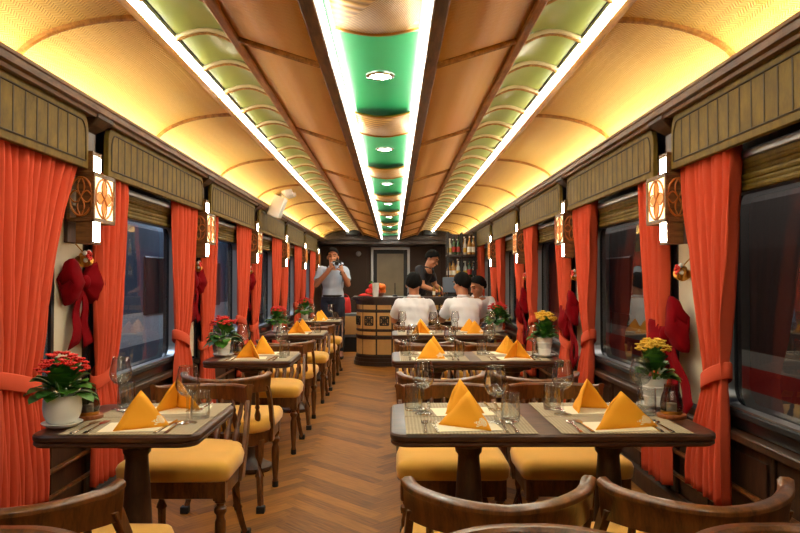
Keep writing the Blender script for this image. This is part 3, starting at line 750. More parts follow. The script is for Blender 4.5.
def mk_wine():
    r = empty('wine_glass')
    b = B(); b.lathe([(0, .0045), (.012, .004), (.031, .0022), (.033, .001), (.033, 0), (.0, 0)], n=28, cap=False); b.build('foot', M['glass'], r, smooth='all')
    b = B(); b.lathe([(.012, .004), (.006, .010), (.0042, .02), (.0038, .06), (.0045, .085), (.009, .094)], n=14, cap=False); b.build('stem', M['glass'], r, smooth='all')
    b = B(); b.lathe([(.009, .093), (.024, .100), (.036, .115), (.0415, .132), (.041, .145), (.036, .17), (.031, .195), (.0302, .198), (.0295, .195), (.0345, .17), (.0395, .145), (.040, .132), (.0345, .117), (.022, .102), (.001, .097)], n=32, cap=False); b.build('bowl', M['glass'], r, smooth='all')
    return r
def mk_tumbler():
    b = B(); b.lathe([(0, 0), (.031, 0), (.033, .003), (.0345, .02), (.033, .06), (.0325, .096), (.0318, .0975), (.031, .096), (.0315, .06), (.0325, .02), (.029, .008), (0, .007)], n=28, cap=False)
    return b.build('tumbler', M['glass'], smooth='all')
def handle_pts(b, y0, y1, w0, w1, z=.004):
    b.loft([[(-w, y, z - .0015), (w, y, z - .0015), (w * .8, y, z + .0012), (-w * .8, y, z + .0012)] for y, w in ((y0, w0), (y0 + .01, w0 * 1.15), ((y0 + y1) / 2, (w0 + w1) / 2), (y1, w1))])
def mk_fork():
    b = B(); handle_pts(b, -.095, .035, .0055, .0028); 
    b.loft([[(-w, y, .003), (w, y, .003), (w, y, .0052), (-w, y, .0052)] for y, w in ((.035, .0028), (.045, .010), (.055, .0115))])
    for i in range(4): b.b2(-.0115 + .0066 * i, -.0115 + .0066 * i + .0032, .053, .095, .0034, .005)
    return b.build('fork', M['steel'], smooth=False)
def mk_knife():
    b = B(); handle_pts(b, -.105, .0, .006, .005)
    b.loft([[(-.004, y, .003), (w, y, .003), (w, y, .0046), (-.004, y, .0046)] for y, w in ((0, .005), (.01, .009), (.08, .0095), (.105, -.002))]); return b.build('table_knife', M['steel'], smooth=False)
def mk_spoon():
    b = B(); handle_pts(b, -.09, .045, .0055, .0025)
    b.blob((0, .068, .0052), (.0165, .026, .0042), 16, 8); return b.build('spoon', M['steel'])
# offsets in the diner's frame (x right, y forward from table centre)
SPOTS = {  # per place: napkin x, y, turn, open; wine x, y; tumbler x, y
    (-1, 1, 0, 0): ((.03, -.165, .45, 0), (.17, -.105), (.19, -.02)),
    (-1, 1, 0, 1): ((-.06, -.13, .30, 1), (.17, -.165), (.165, -.21)),
    (1, 1, 0, 0): ((.0, -.165, -.55, 0), (.10, -.11), (.158, -.075)),
    (1, 1, 0, 1): ((.005, -.09, 2.3, 0), (.145, -.05), (.18, -.125)),
    (1, 1, 1, 0): ((.01, -.175, .25, 0), (.19, .13), (.175, .03)),
    (1, 1, 1, 1): ((.02, -.12, .55, 1), (.135, -.035), (.15, -.14)),
}
pl = random.Random(8)
for s in (-1, 1):
    for k in range(1, 5):
        for c, cx in enumerate(COLS[s]):
            if s < 0: cx = -.885
            for far in (0, 1):
                place = ('%s %s place' % ('far' if far else 'near', ('aisle', 'window')[c])) if s > 0 else ('far' if far else 'near') + ' place'
                on = '%s of %s' % (place, tname(s, k)); g = 'table settings'
                sp = SPOTS.get((s, k, c, far)) or ((pl.uniform(-.03, .03), -.14 + pl.uniform(-.02, .02), pl.uniform(-.4, .4) + (2.6 if far else 0), 1 if pl.random() < .35 else 0), (.14 + pl.uniform(-.03, .03), -.07 + pl.uniform(-.04, .04)), (.175, -.0 + pl.uniform(-.06, .02)))
                sg = -1 if far else 1; rz = pi if far else 0
                def at(dx, dy, z=TABLEZ): return (cx + sg * dx, T(k) + sg * dy, z)
                mw = 0 if s > 0 else .02
                inst('mat', mk_mat, at(mw * sg, -.14), rz, 'beige woven placemat at ' + on, 'placemat', 'woven placemats')
                zt = TABLEZ + .0023
                (nx, ny, na, no), (wx, wy), (tx, ty) = sp
                inst('paper', mk_paper, at(nx + (-.01), ny + .0, zt), rz + .1, 'cream paper liner under the napkin at ' + on, 'paper', 'cream paper liners')
                nk = inst(('napkin', no), lambda: mk_napkin(no), at(nx, ny, zt + .0016), na, 'folded orange napkin standing at ' + on, 'napkin', 'folded orange napkins')
                if (s, k, far) == (1, 1, 0): nk.scale = (1.38 if c else 1.15, 1.0, 1.0)
                if (s, k, far) == (-1, 1, 0): nk.scale = (1.05, 1.05, 1.03)
                inst('wine', mk_wine, at(wx, wy, zt), pl.random() * 6, 'empty stemmed wine glass at ' + on, 'wine glass', 'empty wine glasses')
                inst('tumbler', mk_tumbler, at(tx, ty, zt), 0, 'empty water tumbler at ' + on, 'tumbler', 'empty water tumblers')
                if k <= 3:
                    inst('fork', mk_fork, at(-.115, -.175, zt), rz + .03, 'steel fork next to the napkin at ' + on, 'fork', 'forks')
                    inst('knife', mk_knife, at(.118, -.165, zt), rz - .04, 'steel knife right of the napkin at ' + on, 'knife', 'knives')
                if k <= 2:
                    inst('fork', mk_fork, at(-.15, -.18, zt), rz - .03, 'outer steel fork at the edge of ' + on, 'fork', 'forks')
                    inst('spoon', mk_spoon, at(.148, -.185, zt), rz, 'steel spoon beside the knife at ' + on, 'spoon', 'spoons')

# ------------------------------------------------------------------ potted kalanchoes and candle lamps
def mk_plant(kind, seed):
    q = random.Random(seed); r = empty('potted_plant'); yellow = 'yellow' in kind
    p = B()
    if 'ridged' in kind: p.lathe([(.030, .012), (.036, .014), (.040, .04), (.043, .046), (.040, .05), (.043, .075), (.047, .082), (.044, .086), (.049, .108), (.049, .115), (.044, .115), (.040, .09), (0, .088)], n=28, cap=False)
    else: p.lathe([(.036, .012), (.048, .018), (.058, .04), (.062, .065), (.060, .095), (.058, .108), (.054, .108), (.052, .09), (0, .088)], n=28, cap=False)
    p.build('pot', M['white'], r)
    d = B(); d.lathe([(0, 0), (.046, 0), (.062, .010), (.066, .016), (.063, .017), (.046, .011), (0, .011)], n=28, cap=False); d.build('saucer', M['white'], r)
    so = B(); so.lathe([(0, .094), (.044, .094)], n=16, cap=False); so.build('soil', M['soil'], r)
    f = B()
    H = .15 if yellow else .13
    for i in range(78):
        a = q.uniform(0, 2 * pi); lev = q.random(); tilt = (.2 + (.85 if yellow else 1.3) * (1 - lev)) * q.uniform(.75, 1.1)
        base = Vector((.012 * cos(a), .012 * sin(a), .09 + H * .5 * lev)); L = q.uniform(.055, .085) * (1.15 - .3 * lev) * (.84 if yellow else 1.0); W = L * q.uniform(.34, .44)
        dirv = Vector((cos(a) * sin(tilt), sin(a) * sin(tilt), cos(tilt))); side = Vector((-sin(a), cos(a), 0)); up = side.cross(dirv) * -1
        rows = []
        for t, w in ((0, .12), (.25, .6), (.5, .95), (.72, 1.0), (.9, .6), (1, .08)):
            droop = -.45 * L * t * t * (1.3 - lev)
            cpt = base + dirv * (.03 + L * t) + Vector((0, 0, droop))
            rows.append([cpt - side * W * w + up * .006 * w, cpt - up * .003, cpt + side * W * w + up * .006 * w])
        vs = [[f.v(x) for x in row] for row in rows]
        mi = 0 if q.random() < .6 else 1
        for a_, b_ in zip(vs, vs[1:]):
            for c_ in range(2): f.face([a_[c_], a_[c_ + 1], b_[c_ + 1], b_[c_]], mi)
    for i in range(8):
        a = q.uniform(0, 6.28); f.tube([(0, 0, .09), (.03 * cos(a), .03 * sin(a), .09 + H)], .003, 5)
    f.build('foliage', [M['leaf'], M['leafdark']], r, smooth='all', fix=False)
    h = B()
    for i in range(80 if yellow else 72):
        a = q.uniform(0, 6.28); rad = sqrt(q.random()) * (.064 if yellow else .078); z = .09 + H + (.018 if yellow else .026) - rad * rad * 7 + q.uniform(-.016, .012)
        c0 = Vector((rad * cos(a), rad * sin(a), z))
        h.blob(c0, (.0055, .0055, .005), 6, 4)
        for m in range(4):
            t = m * pi / 2 + a; h.blob(c0 + Vector((.007 * cos(t), .007 * sin(t), .003)), (.006, .006, .003), 6, 4)
    h.build('flower_heads', M['yellowflower' if yellow else 'redflower'], r, smooth='all')
    return r
PLANTS = [(-1, 1, 'red round', -1.125, 2.335, 1.0, 'red kalanchoe in a round white pot beside the near place of the nearest left-hand table'),
          (-1, 2, 'red ridged', -1.105, T(2) - .02, 1.05, 'red kalanchoe in a ridged white pot at the window end of second left-hand table'),
          (-1, 3, 'red ridged', -1.10, T(3) + .02, 1.0, 'red kalanchoe at the window end of the third left-hand table'),
          (-1, 4, 'red ridged', -1.10, T(4) + .03, 1.1, 'red kalanchoe in a white pot at the window end of fourth left-hand table'),
          (1, 1, 'yellow ridged', 1.02, 2.655, 1.0, 'yellow kalanchoe in a white ridged pot on the nearest right-hand table'),
          (1, 2, 'yellow ridged', .985, T(2) - .06, 1.1, 'yellow kalanchoe with loose leaves on the second right-hand table'),
          (1, 3, 'red ridged', 1.0, T(3) + .02, 1.15, 'red flowering plant in a white pot on the third right-hand table')]
for i, (s, k, kind, x, y, sc, lab) in enumerate(PLANTS):
    o = mk_plant(kind, 20 + i); o.location = (x, y, TABLEZ + (.0023 if s < 0 else .0023)); o.scale = (sc,) * 3; o.rotation_euler.z = i; tag(o, lab, 'potted plant', 'potted plants on the tables')
def mk_lampglass():
    r = empty('candle_lamp')
    b = B(); b.lathe([(0, 0), (.05, 0), (.052, .004), (.052, .012), (.048, .014), (0, .014)], n=24, cap=False); b.build('coaster', M['coaster'], r)
    g = B(); g.lathe([(.030, .015), (.036, .022), (.040, .045), (.036, .07), (.028, .095), (.025, .11), (.0255, .118)], n=28, cap=False); g.build('glass_chimney', M['smoke'], r, smooth='all')
    c = B(); c.lathe([(0, .015), (.018, .015), (.018, .05), (0, .052)], n=16, cap=False); c.build('candle', M['candle'], r)
    m = B(); m.lathe([(.030, .0145), (.038, .0145), (.038, .024), (.034, .026)], n=24, cap=False); m.build('metal_base', M['brass'], r)
    return r
for s, k, x, y in ((1, 1, 1.012, 2.47), (-1, 1, -1.10, 2.475), (-1, 2, -1.03, T(2) + .08), (1, 2, 1.0, T(2) + .12)):
    inst('candle', mk_lampglass, (x, y, TABLEZ + .0023), 0, 'dark glass candle lamp on a brown coaster beside the plant of ' + tname(s, k), 'candle lamp', 'glass candle lamps')
# ------------------------------------------------------------------ the bar
BX0, BX1, BY, BR = -.53, 1.34, 9.77, .34
def bpath(d=0.0, n=10):
    """plan outline of the bar front, offset outwards by d: from the right wall along the front, round the corner, back"""
    pts = [(BX1, BY - d), (BX0 + BR, BY - d)]
    pts += [(BX0 + BR - (BR + d) * sin(t), BY + BR - (BR + d) * cos(t)) for t in [pi / 2 * i / n for i in range(1, n + 1)]]
    pts += [(BX0 - d, 10.75)]; return pts
SEGS = []; _p = bpath(); _a = 0
for p_, q_ in zip(_p, _p[1:]):
    l_ = sqrt((q_[0] - p_[0]) ** 2 + (q_[1] - p_[1]) ** 2); SEGS.append((_a, _a + l_, p_, q_)); _a += l_
BL = _a
def bp(sv, d):
    for a, b_, p0, p1 in SEGS:
        if sv <= b_ + 1e-9:
            t = (sv - a) / (b_ - a); x = p0[0] + (p1[0] - p0[0]) * t; y = p0[1] + (p1[1] - p0[1]) * t
            dx, dy = (p1[0] - p0[0]) / (b_ - a), (p1[1] - p0[1]) / (b_ - a); return (x + dy * d, y - dx * d)  # outward
    return p1
# check the outward side once: the first segment runs to -x so outward must be -y
if bp(.1, .1)[1] > BY: _bp = bp; bp = lambda sv, d: _bp(sv, -d)
def band(b, s0, s1, z0, z1, d0, d1, n=None):
    n = n or max(1, int((s1 - s0) / .05)); L = []
    for i in range(n + 1):
        sv = s0 + (s1 - s0) * i / n; (xa, ya), (xb, yb) = bp(sv, d0), bp(sv, d1)
        L.append([(xa, ya, z0), (xb, yb, z0), (xb, yb, z1), (xa, ya, z1)])
    b.loft(L); return b
bar = tag(empty('bar_counter', (0, 0, 0)), 'dark rounded bar with tan panels and fretwork squares near the far end', 'bar counter')
q = B(); band(q, 0, BL, .13, .93, -.03, 0); band(q, 0, BL, .39, .43, -.01, .022); band(q, 0, BL, .885, .93, -.01, .02); band(q, 0, BL, .775, .80, -.01, .016); band(q, 0, BL, .50, .52, -.01, .016); q.build('bar_body', M['bardark'], bar, smooth=False)
q = B(); band(q, 0, BL, 0, .06, -.05, .05); band(q, 0, BL, .06, .11, -.05, .035); band(q, 0, BL, .11, .15, -.05, .018); q.build('plinth', M['bardark'], bar, smooth=False)
top = bpath(.06, 12); inner = [(p[0], p[1]) for p in [(BX0 + .5, 10.75), (BX0 + .5, BY + .62), (BX1, BY + .62)]]
q = B(); q.prism(top + inner, .93, .945); q.prism(bpath(.085, 12) + inner, .945, .975); q.prism(bpath(.07, 12) + inner, .975, .99); q.build('countertop', M['bardark'], bar, smooth=False)
q = B(); q.prism([(BX1, BY + .6), (BX0 + .48, BY + .6), (BX0 + .48, 10.74), (BX0 + .46, 10.74), (BX0 + .46, BY + .58), (BX1, BY + .58)], 0, .93); q.build('bar_back', M['bardark'], bar, smooth=False)
npan = 12; wd = BL / npan
for i in range(npan):
    a, c = i * wd + .012, (i + 1) * wd - .012
    for z0, z1, nm in ((.81, .875, 'tan_panel'), (.53, .765, 'tan_panel'), (.44, .49, 'tan_panel'), (.165, .38, 'tan_panel')):
        q = B(); band(q, a, c, z0, z1, -.004, .010, 4); q.build(nm, M['tan'], bar, smooth=False)
    q = B(); m = (a + c) / 2; hw = .062; zc = .647
    def st(b, u0, v0, u1, v1, w=.006):   # a slat of the fretwork between two points on the curved face
        pts = []
        for t in (0, .5, 1):
            x, y = bp(m + u0 + (u1 - u0) * t, .013); pts.append((x, y, zc + v0 + (v1 - v0) * t))
        b.tube(pts, w, 4)
    for u0, v0, u1, v1 in ((-1, -1, 1, -1), (1, -1, 1, 1), (1, 1, -1, 1), (-1, 1, -1, -1)): st(q, u0 * hw, v0 * hw, u1 * hw, v1 * hw, .008)
    for u0, v0, u1, v1 in ((-1, -1, 1, 1), (-1, 1, 1, -1), (0, -1, 0, 1), (-1, 0, 1, 0), (-.5, -1, -.5, 1), (.5, -1, .5, 1), (-1, .5, 1, .5), (-1, -.5, 1, -.5)): st(q, u0 * hw, v0 * hw, u1 * hw, v1 * hw, .0065)
    q.build('fretwork', M['black'], bar, smooth=False)
# things on the bar
ZB = .991
r = tag(empty('paper_cup', (-.255, 9.98, ZB)), 'white cup standing before red and orange fruit on the bar corner', 'cup')
q = B(); q.lathe([(0, 0), (.042, 0), (.052, .2), (.054, .203), (.049, .2), (.04, .01), (0, .01)], n=20, cap=False); q.build('cup_body', M['white'], r)
r = tag(empty('fruit_basket', (-.26, 10.16, ZB)), 'heap of red and orange fruit behind the white cup on the bar', 'fruit basket')
q = B(); q.lathe([(0, 0), (.1, 0), (.15, .05), (.145, .055), (.09, .012), (0, .012)], n=22, cap=False); q.build('basket', M['coaster'], r)
fq = random.Random(3)
for i, (x, y, z, m) in enumerate(((-.1, -.03, .07, 'red'), (.02, -.09, .07, 'red'), (.1, .0, .08, 'orange'), (0, .08, .08, 'red'), (.05, -.02, .15, 'orange'), (-.05, .02, .14, 'red'), (.1, -.05, .14, 'orange'))):
    q = B(); q.blob((x, y, z), (.055, .055, .05), 14, 9); q.build('fruit', M[m], r, smooth='all')
q = B(); q.tube([(-.02, -.02, .17), (-.06, -.03, .22), (-.1, -.02, .21)], [.012, .02, .004], 6, flat=.3); q.build('green_leaf', M['leaf'], r)
r = tag(empty('red_napkin_bundle', (-.40, 10.02, ZB)), 'folded red cloth lying at the rounded corner of the bar', 'cloth')
q = B(); q.grid(8, 6, lambda a, t: (-.11 + .22 * a, -.07 + .14 * t, .012 + .05 * sin(pi * a) * (.6 + .4 * sin(3 * a + 4 * t)) * sin(pi * t))); q.build('cloth', M['red'], r, smooth='all', solid=.006)
r = tag(empty('till_monitor', (.84, 10.1, ZB)), 'blue grey till screen on the bar beside the seated man', 'till screen')
q = B(); q.b2(-.09, .09, -.06, .06, 0, .02); q.build('screen_base', M['black'], r, smooth=False, bevel=.005)
q = B(); q.b2(-.03, .03, -.01, .02, .02, .08); q.build('screen_stand', M['black'], r, smooth=False)
q = B(); q.b2(-.10, .10, -.035, .02, .06, .285); q.build('screen_case', M['greybox'], r, smooth=False, bevel=.008)
def bottle(seed):
    q = random.Random(seed); h = q.uniform(.24, .31); w = q.uniform(.03, .038); o = empty('bottle')
    b = B(); b.lathe([(0, 0), (w, .003), (w, h * .55), (w * .85, h * .64), (.012, h * .74), (.011, h * .95), (.013, h * .96), (.013, h), (0, h)], n=14, cap=False)
    col = q.choice([C(34, 62, 30), C(92, 48, 18), C(150, 110, 50), C(200, 200, 190), C(28, 26, 28), C(170, 130, 40)]); b.build('bottle_glass', BM[q.randrange(6)], o)
    b = B(); b.lathe([(w + .001, h * .14), (w + .001, h * .42)], n=14, cap=False); b.build('bottle_label', LM[q.randrange(4)], o)
    b = B(); b.lathe([(.0135, h * .93), (.0135, h + .002), (0, h + .002)], n=10, cap=False); b.build('bottle_cap', LM[q.randrange(4)], o)
    return o
BM = [plain('bottle %d' % i, c, .12, coat=.6) for i, c in enumerate((C(34, 66, 34), C(100, 52, 20), C(170, 120, 50), C(206, 206, 196), C(24, 24, 28), C(188, 146, 46)))]
LM = [plain('bottle label %d' % i, c, .6) for i, c in enumerate((C(232, 226, 206), C(200, 160, 60), C(160, 40, 30), C(40, 40, 50)))]
BN = {}
shelf = tag(empty('bottle_shelf', (1.10, 10.95, 0)), 'dark open shelf full of bottles on the right behind the bar', 'shelf')
q = B()
for x in (-.22, 0, .22):
    for y in (-.12, .12): q.b2(x - .012, x + .012, y - .012, y + .012, .0, 2.0)
q.build('shelf_post', M['black'], shelf, smooth=False)
for z in (.95, 1.28, 1.64): q = B(); q.b2(-.24, .24, -.14, .14, z - .02, z); q.build('shelf_board', M['bardark'], shelf, smooth=False)
q = B(); q.b2(-.24, .24, .13, .14, .9, 1.98); q.build('shelf_back', M['bardark'], shelf, smooth=False)
bn = 0
for z, row in ((1.28, 'lower'), (1.64, 'upper')):
    for j, y in enumerate((-.075, .06)):
        for i in range(6):
            x = (-.19, -.125, -.055, .055, .125, .19)[i]; key = fq.randrange(7)
            inst(('bottle', key), lambda: bottle(key), (1.10 + x, 10.95 + y, z), fq.random() * 6, '%s bottle from the left in the %s row of %s shelf behind the bar' % (ORD[i] if i else 'first', 'front' if j == 0 else 'rear', row), 'bottle', 'bottles on the shelf behind the bar')
for i, (x, y) in enumerate(((.60, 9.95), (.68, 9.99), (.60, 10.07), (.70, 10.1))):
    key = 20 + i
    inst(('bottle', key), lambda: bottle(key), (x, y, ZB), 0, '%s short bottle on the bar left of the till screen' % ('front left', 'front right', 'back left', 'back right')[i], 'bottle', 'bottles on the bar', .62)
r = tag(empty('straw_holder', (.03, 10.05, ZB)), 'slim dark rod standing on the bar left of the seated man', 'holder')
q = B(); q.lathe([(0, 0), (.04, 0), (.04, .02), (.008, .03), (.006, .2), (0, .202)], n=14, cap=False); q.build('rod', M['black'], r)
# low padded box with a red cushion left of the bar
r = tag(empty('storage_bench', (-.80, 11.9, 0)), 'low tan bench with grey edging left of the bar', 'bench')
q = B(); q.b2(-.24, .22, -.18, .2, .0, .25); q.build('bench_plinth', M['black'], r, smooth=False)
q = B(); q.b2(-.25, .23, -.2, .2, .25, .66); q.build('bench_body', plain('grey edging', C(92, 96, 104), .6), r, smooth=False, bevel=.012)
q = B(); q.b2(-.20, .18, -.21, -.19, .30, .61); q.build('tan_front', M['tan'], r, smooth=False, bevel=.006)
r = tag(empty('red_bag', (-.86, 11.9, .66)), 'slumped red bag on the low bench behind the standing man', 'bag')
q = B(); q.loft([[((.13 - .05 * t) * cos(2 * pi * i / 18) * (1 + .08 * sin(5 * i)) + .03 * t, (.09 - .05 * t) * sin(2 * pi * i / 18), z) for i in range(18)] for t, z in ((.25, 0), (0, .03), (.1, .1), (.5, .19), (1, .25), (1.5, .27))]); q.build('bag_body', M['red'], r, smooth='all')
q = B(); q.tube([(-.04, 0, .24), (-.05, 0, .30), (.03, 0, .33), (.08, 0, .29), (.08, 0, .24)], .008, 6); q.build('bag_strap', M['red'], r)

# ------------------------------------------------------------------ people
def ev_mesh(o):
    dg = bpy.context.evaluated_depsgraph_get(); dg.update(); return bpy.data.meshes.new_from_object(o.evaluated_get(dg))
def fuse(meshes, voxel, name, mats, parent, smooth_it=4):
    bm = bmesh.new()
    for m in meshes: bm.from_mesh(m)
    me = bpy.data.meshes.new('tmp'); bm.to_mesh(me); bm.free(); o = bpy.data.objects.new('tmp', me); COL.objects.link(o)
    r = o.modifiers.new('r', 'REMESH'); r.mode = 'VOXEL'; r.voxel_size = voxel; r.use_smooth_shade = True
    if smooth_it: s = o.modifiers.new('m', 'SMOOTH'); s.iterations = smooth_it; s.factor = .5
    out = ev_mesh(o); bpy.data.objects.remove(o); out.name = name; out.materials.clear()
    for m in mats: out.materials.append(m)
    for p in out.polygons: p.use_smooth = True; p.material_index = 0
    c = bpy.data.objects.new(name, out); COL.objects.link(c); c.parent = parent; return c
def bmesh_of(fn):
    b = B(); fn(b); bmesh.ops.recalc_face_normals(b.bm, faces=b.bm.faces); me = bpy.data.meshes.new('tmp'); b.bm.to_mesh(me); b.bm.free(); return me
def V(*a): return Vector(a)
def hand(b, w, d, nrm, side, curl=.5, k=1.0):
    """palm and five fingers: w wrist, d direction of the palm, nrm out of the back of the hand, side = direction of the thumb"""
    d = d.normalized(); nrm = (nrm - d * nrm.dot(d)).normalized(); sd = d.cross(nrm).normalized()
    if sd.dot(side) < 0: sd = -sd
    rot = Matrix((sd, d, nrm)).transposed()
    b.blob(w + d * .048 * k, (.040 * k, .052 * k, .016 * k), 12, 8, rot)
    for i, (off, ln) in enumerate(((.030, .070), (.010, .078), (-.010, .072), (-.029, .056))):
        p = w + d * .088 * k + sd * off * k; pts = [w + d * .05 * k + sd * off * .8 * k, p]; a = 0
        for seg in (.42, .32, .26):
            a += curl * .9; p = p + (d * cos(a) - nrm * sin(a)) * ln * seg * k; pts.append(p)
        b.tube(pts, [.010 * k, .0098 * k, .0092 * k, .0085 * k, .007 * k], 8)
    p0 = w + d * .02 * k + sd * .022 * k; p1 = p0 + (d * .5 + sd * .8 - nrm * .25).normalized() * .038 * k; p2 = p1 + (d * .85 + sd * .35 - nrm * .35).normalized() * .032 * k; p3 = p2 + (d * .95 - nrm * .3).normalized() * .024 * k
    b.tube([p0, p1, p2, p3], [.013 * k, .012 * k, .011 * k, .008 * k], 8)
def person(name, loc, rz, J, label, shirt, pants=None, hand_dirs=(), neck_tilt=(0, 0), short=True, hair='short', belt=True, shoes=True, k=1.0):
    """J: joints of a figure facing +Y. neck_tilt = (pitch down, yaw to the figure's left) of the head"""
    root = tag(empty(name, loc, rz), label, 'person')
    hc = J['head']; hr = Matrix.Rotation(neck_tilt[1], 3, 'Z') @ Matrix.Rotation(-neck_tilt[0], 3, 'X')
    hp = lambda x, y, z: hc + hr @ (V(x, y, z) * 1.12)
    J['skull'] = hp(0, -.01, -.02)
    def limb(b, pts, rs, n=14):
        pts = [Vector(p) for p in pts]; q_, r2 = [], []
        for i in range(len(pts) - 1):       # resample so that bends are round
            for t in (0, .2, .4, .6, .8): q_.append(pts[i].lerp(pts[i + 1], t)); r2.append(rs[i] + (rs[i + 1] - rs[i]) * t + .004 * sin(pi * t))
        q_.append(pts[-1]); r2.append(rs[-1]); b.tube(q_, r2, n)
        for p, r_ in zip(pts, rs): b.blob(p, (r_, r_, r_), 14, 10)
    def torso(b):
        keys = [(J['pelvis'] + V(0, 0, -.07), .13, .10), (J['pelvis'] + V(0, 0, -.02), .158, .115), (J['pelvis'] + V(0, 0, .05), .155, .112), (J['spine'], .142, .105), (J['spine'].lerp(J['chest'], .5), .155, .112), (J['chest'], .172, .118), (J['chest'].lerp(J['neck'], .4), .165, .105), (J['chest'].lerp(J['neck'], .7), .115, .082), (J['neck'], .062, .062)]
        b.loft([[c + V(w * cos(2 * pi * i / 24), d * sin(2 * pi * i / 24), 0) for i in range(24)] for c, w, d in keys])
    def limbs(b):
        limb(b, [J['neck'] - V(0, 0, .05), J['neck'], J['skull']], [.062, .056, .054])
        for sd in 'LR':
            limb(b, [J['chest'].lerp(J['sh' + sd], .55), J['sh' + sd]], [.072, .056]); limb(b, [J['sh' + sd], J['el' + sd]], [.056, .043]); limb(b, [J['el' + sd], J['el' + sd].lerp(J['wr' + sd], .3), J['wr' + sd]], [.042, .042, .028])
            limb(b, [J['hip' + sd], J['kn' + sd]], [.092, .062]); limb(b, [J['kn' + sd], J['kn' + sd].lerp(J['an' + sd], .3), J['an' + sd]], [.060, .058, .040]); limb(b, [J['an' + sd], J['to' + sd]], [.042, .034])
    parts = [bmesh_of(torso), bmesh_of(limbs)]
    def headmesh(b):
        b.blob(hp(0, -.012, .028), (.076, .096, .088), 20, 14, hr)                       # cranium
        b.blob(hp(0, .022, -.035), (.060, .070, .078), 18, 12, hr)                       # face and jaw
        b.blob(hp(0, .062, -.088), (.030, .026, .024), 12, 8, hr)                        # chin
        b.tube([hp(0, .086, .022), hp(0, .108, -.028), hp(0, .098, -.036)], [.009, .015, .010], 8)   # nose
        b.blob(hp(0, .082, .034), (.05, .014, .012), 12, 6, hr)                          # brow
        b.blob(hp(0, .088, -.062), (.024, .009, .010), 10, 6, hr)                        # lips
        for sx in (-1, 1):
            b.blob(hp(sx * .078, -.006, -.012), (.010, .020, .032), 10, 8, hr)           # ears
            b.blob(hp(sx * .035, .058, -.025), (.026, .026, .024), 10, 8, hr)            # cheeks
    parts.append(bmesh_of(headmesh))
    for sd, (dv, nv, tv, cu) in zip('LR', hand_dirs): parts.append(bmesh_of(lambda b: hand(b, J['wr' + sd] , dv, nv, tv, cu)))
    body = fuse(parts, .0075, 'body', [M['skin']], root, 3)
    for sx in (-1, 1):
        q = B(); q.blob(hp(sx * .032, .082, .010), (.013, .008, .006), 10, 6, hr); q.build('eye', M['black'], root, smooth='all')
        q = B(); q.tube([hp(sx * .016, .096, .034), hp(sx * .034, .093, .040), hp(sx * .052, .08, .034)], .005, 6); q.build('eyebrow', M['hair'], root)
    # hair: a cap over the cranium, open at the face
    def hairmesh(b):
        n, m = 32, 20; g = {}
        for j in range(m + 1):
            t = pi * .80 * j / m
            for i in range(n):
                a = 2 * pi * i / n; fr = sin(a)          # +1 front
                lim = .40 + .58 * (1 - fr) / 2     # how far down the hair reaches (in units of pi*.8)
                tt = min(t, pi * .8 * (lim + (.06 if abs(fr) < .5 and sin(a * 9) > 0 else 0)))
                w = 1 + .03 * sin(7 * a + 5 * tt) + .02 * sin(13 * a + 9 * tt) + .10 * max(0, tt - 1.4); top_ = 0
                g[i, j] = b.v(hp(.0825 * w * sin(tt) * cos(a), -.014 + .1025 * w * sin(tt) * sin(a) , .030 + (.096 + top_) * cos(tt) * w))
        for j in range(m):
            for i in range(n): b.face([g[i, j], g[(i + 1) % n, j], g[(i + 1) % n, j + 1], g[i, j + 1]])
    q = B(); hairmesh(q); bmesh.ops.remove_doubles(q.bm, verts=q.bm.verts, dist=.0006); q.build('hair', M['hair'], root, smooth='all', solid=.005)
    # clothes: the body's own surface over torso, upper arms and legs, lifted off it
    bones = [('pelvis', 'spine', .15, 'T'), ('spine', 'chest', .15, 'T'), ('chest', 'neck', .11, 'N'), ('neck', 'skull', .07, 'X')]
    for sd in 'LR': bones += [('chest', 'sh' + sd, .09, 'T'), ('sh' + sd, 'el' + sd, .058, 'A'), ('el' + sd, 'wr' + sd, .04, 'F'), ('pelvis', 'hip' + sd, .12, 'T'), ('hip' + sd, 'kn' + sd, .085, 'P'), ('kn' + sd, 'an' + sd, .055, 'Q'), ('an' + sd, 'to' + sd, .045, 'X')]
    def where(p):
        best = None
        for a, c, r_, t_ in bones:
            A_, B_ = J[a], J[c]; d_ = B_ - A_; t = max(0, min(1, (p - A_).dot(d_) / d_.length_squared)); q_ = (p - A_ - d_ * t).length / r_
            if best is None or q_ < best[0]: best = (q_, t_, t)
        return best
    waist = J['pelvis'].z + .05
    def cloth(nm, mat, test, off):
        me = body.data; keep = {}; cls = []
        for v in me.vertices:
            q_, t_, t = where(v.co); cls.append(test(v.co, t_, t))
        bm = bmesh.new(); bm.from_mesh(me); bm.verts.ensure_lookup_table()
        bmesh.ops.delete(bm, geom=[v for v in bm.verts if not cls[v.index]], context='VERTS')
        for _ in range(3): bmesh.ops.smooth_vert(bm, verts=bm.verts, factor=.5, use_axis_x=True, use_axis_y=True, use_axis_z=True)
        bm.normal_update()
        for v in bm.verts: v.co += v.normal * (off + .005 * sin(40 * v.co.x + 33 * v.co.z + 25 * v.co.y) * sin(21 * v.co.z - 30 * v.co.x))
        m2 = bpy.data.meshes.new(nm); bm.to_mesh(m2); bm.free(); m2.materials.clear(); m2.materials.append(mat)
        for p in m2.polygons: p.use_smooth = True; p.material_index = 0
        o = bpy.data.objects.new(nm, m2); COL.objects.link(o); o.parent = root; md = o.modifiers.new('thickness', 'SOLIDIFY'); md.thickness = .005; md.offset = -1
        return o
    cloth('shirt', shirt, lambda p, t_, t: (t_ == 'T' and p.z > waist - .02) or (t_ == 'N' and t < .66) or (t_ == 'A' and t < .74), .020)
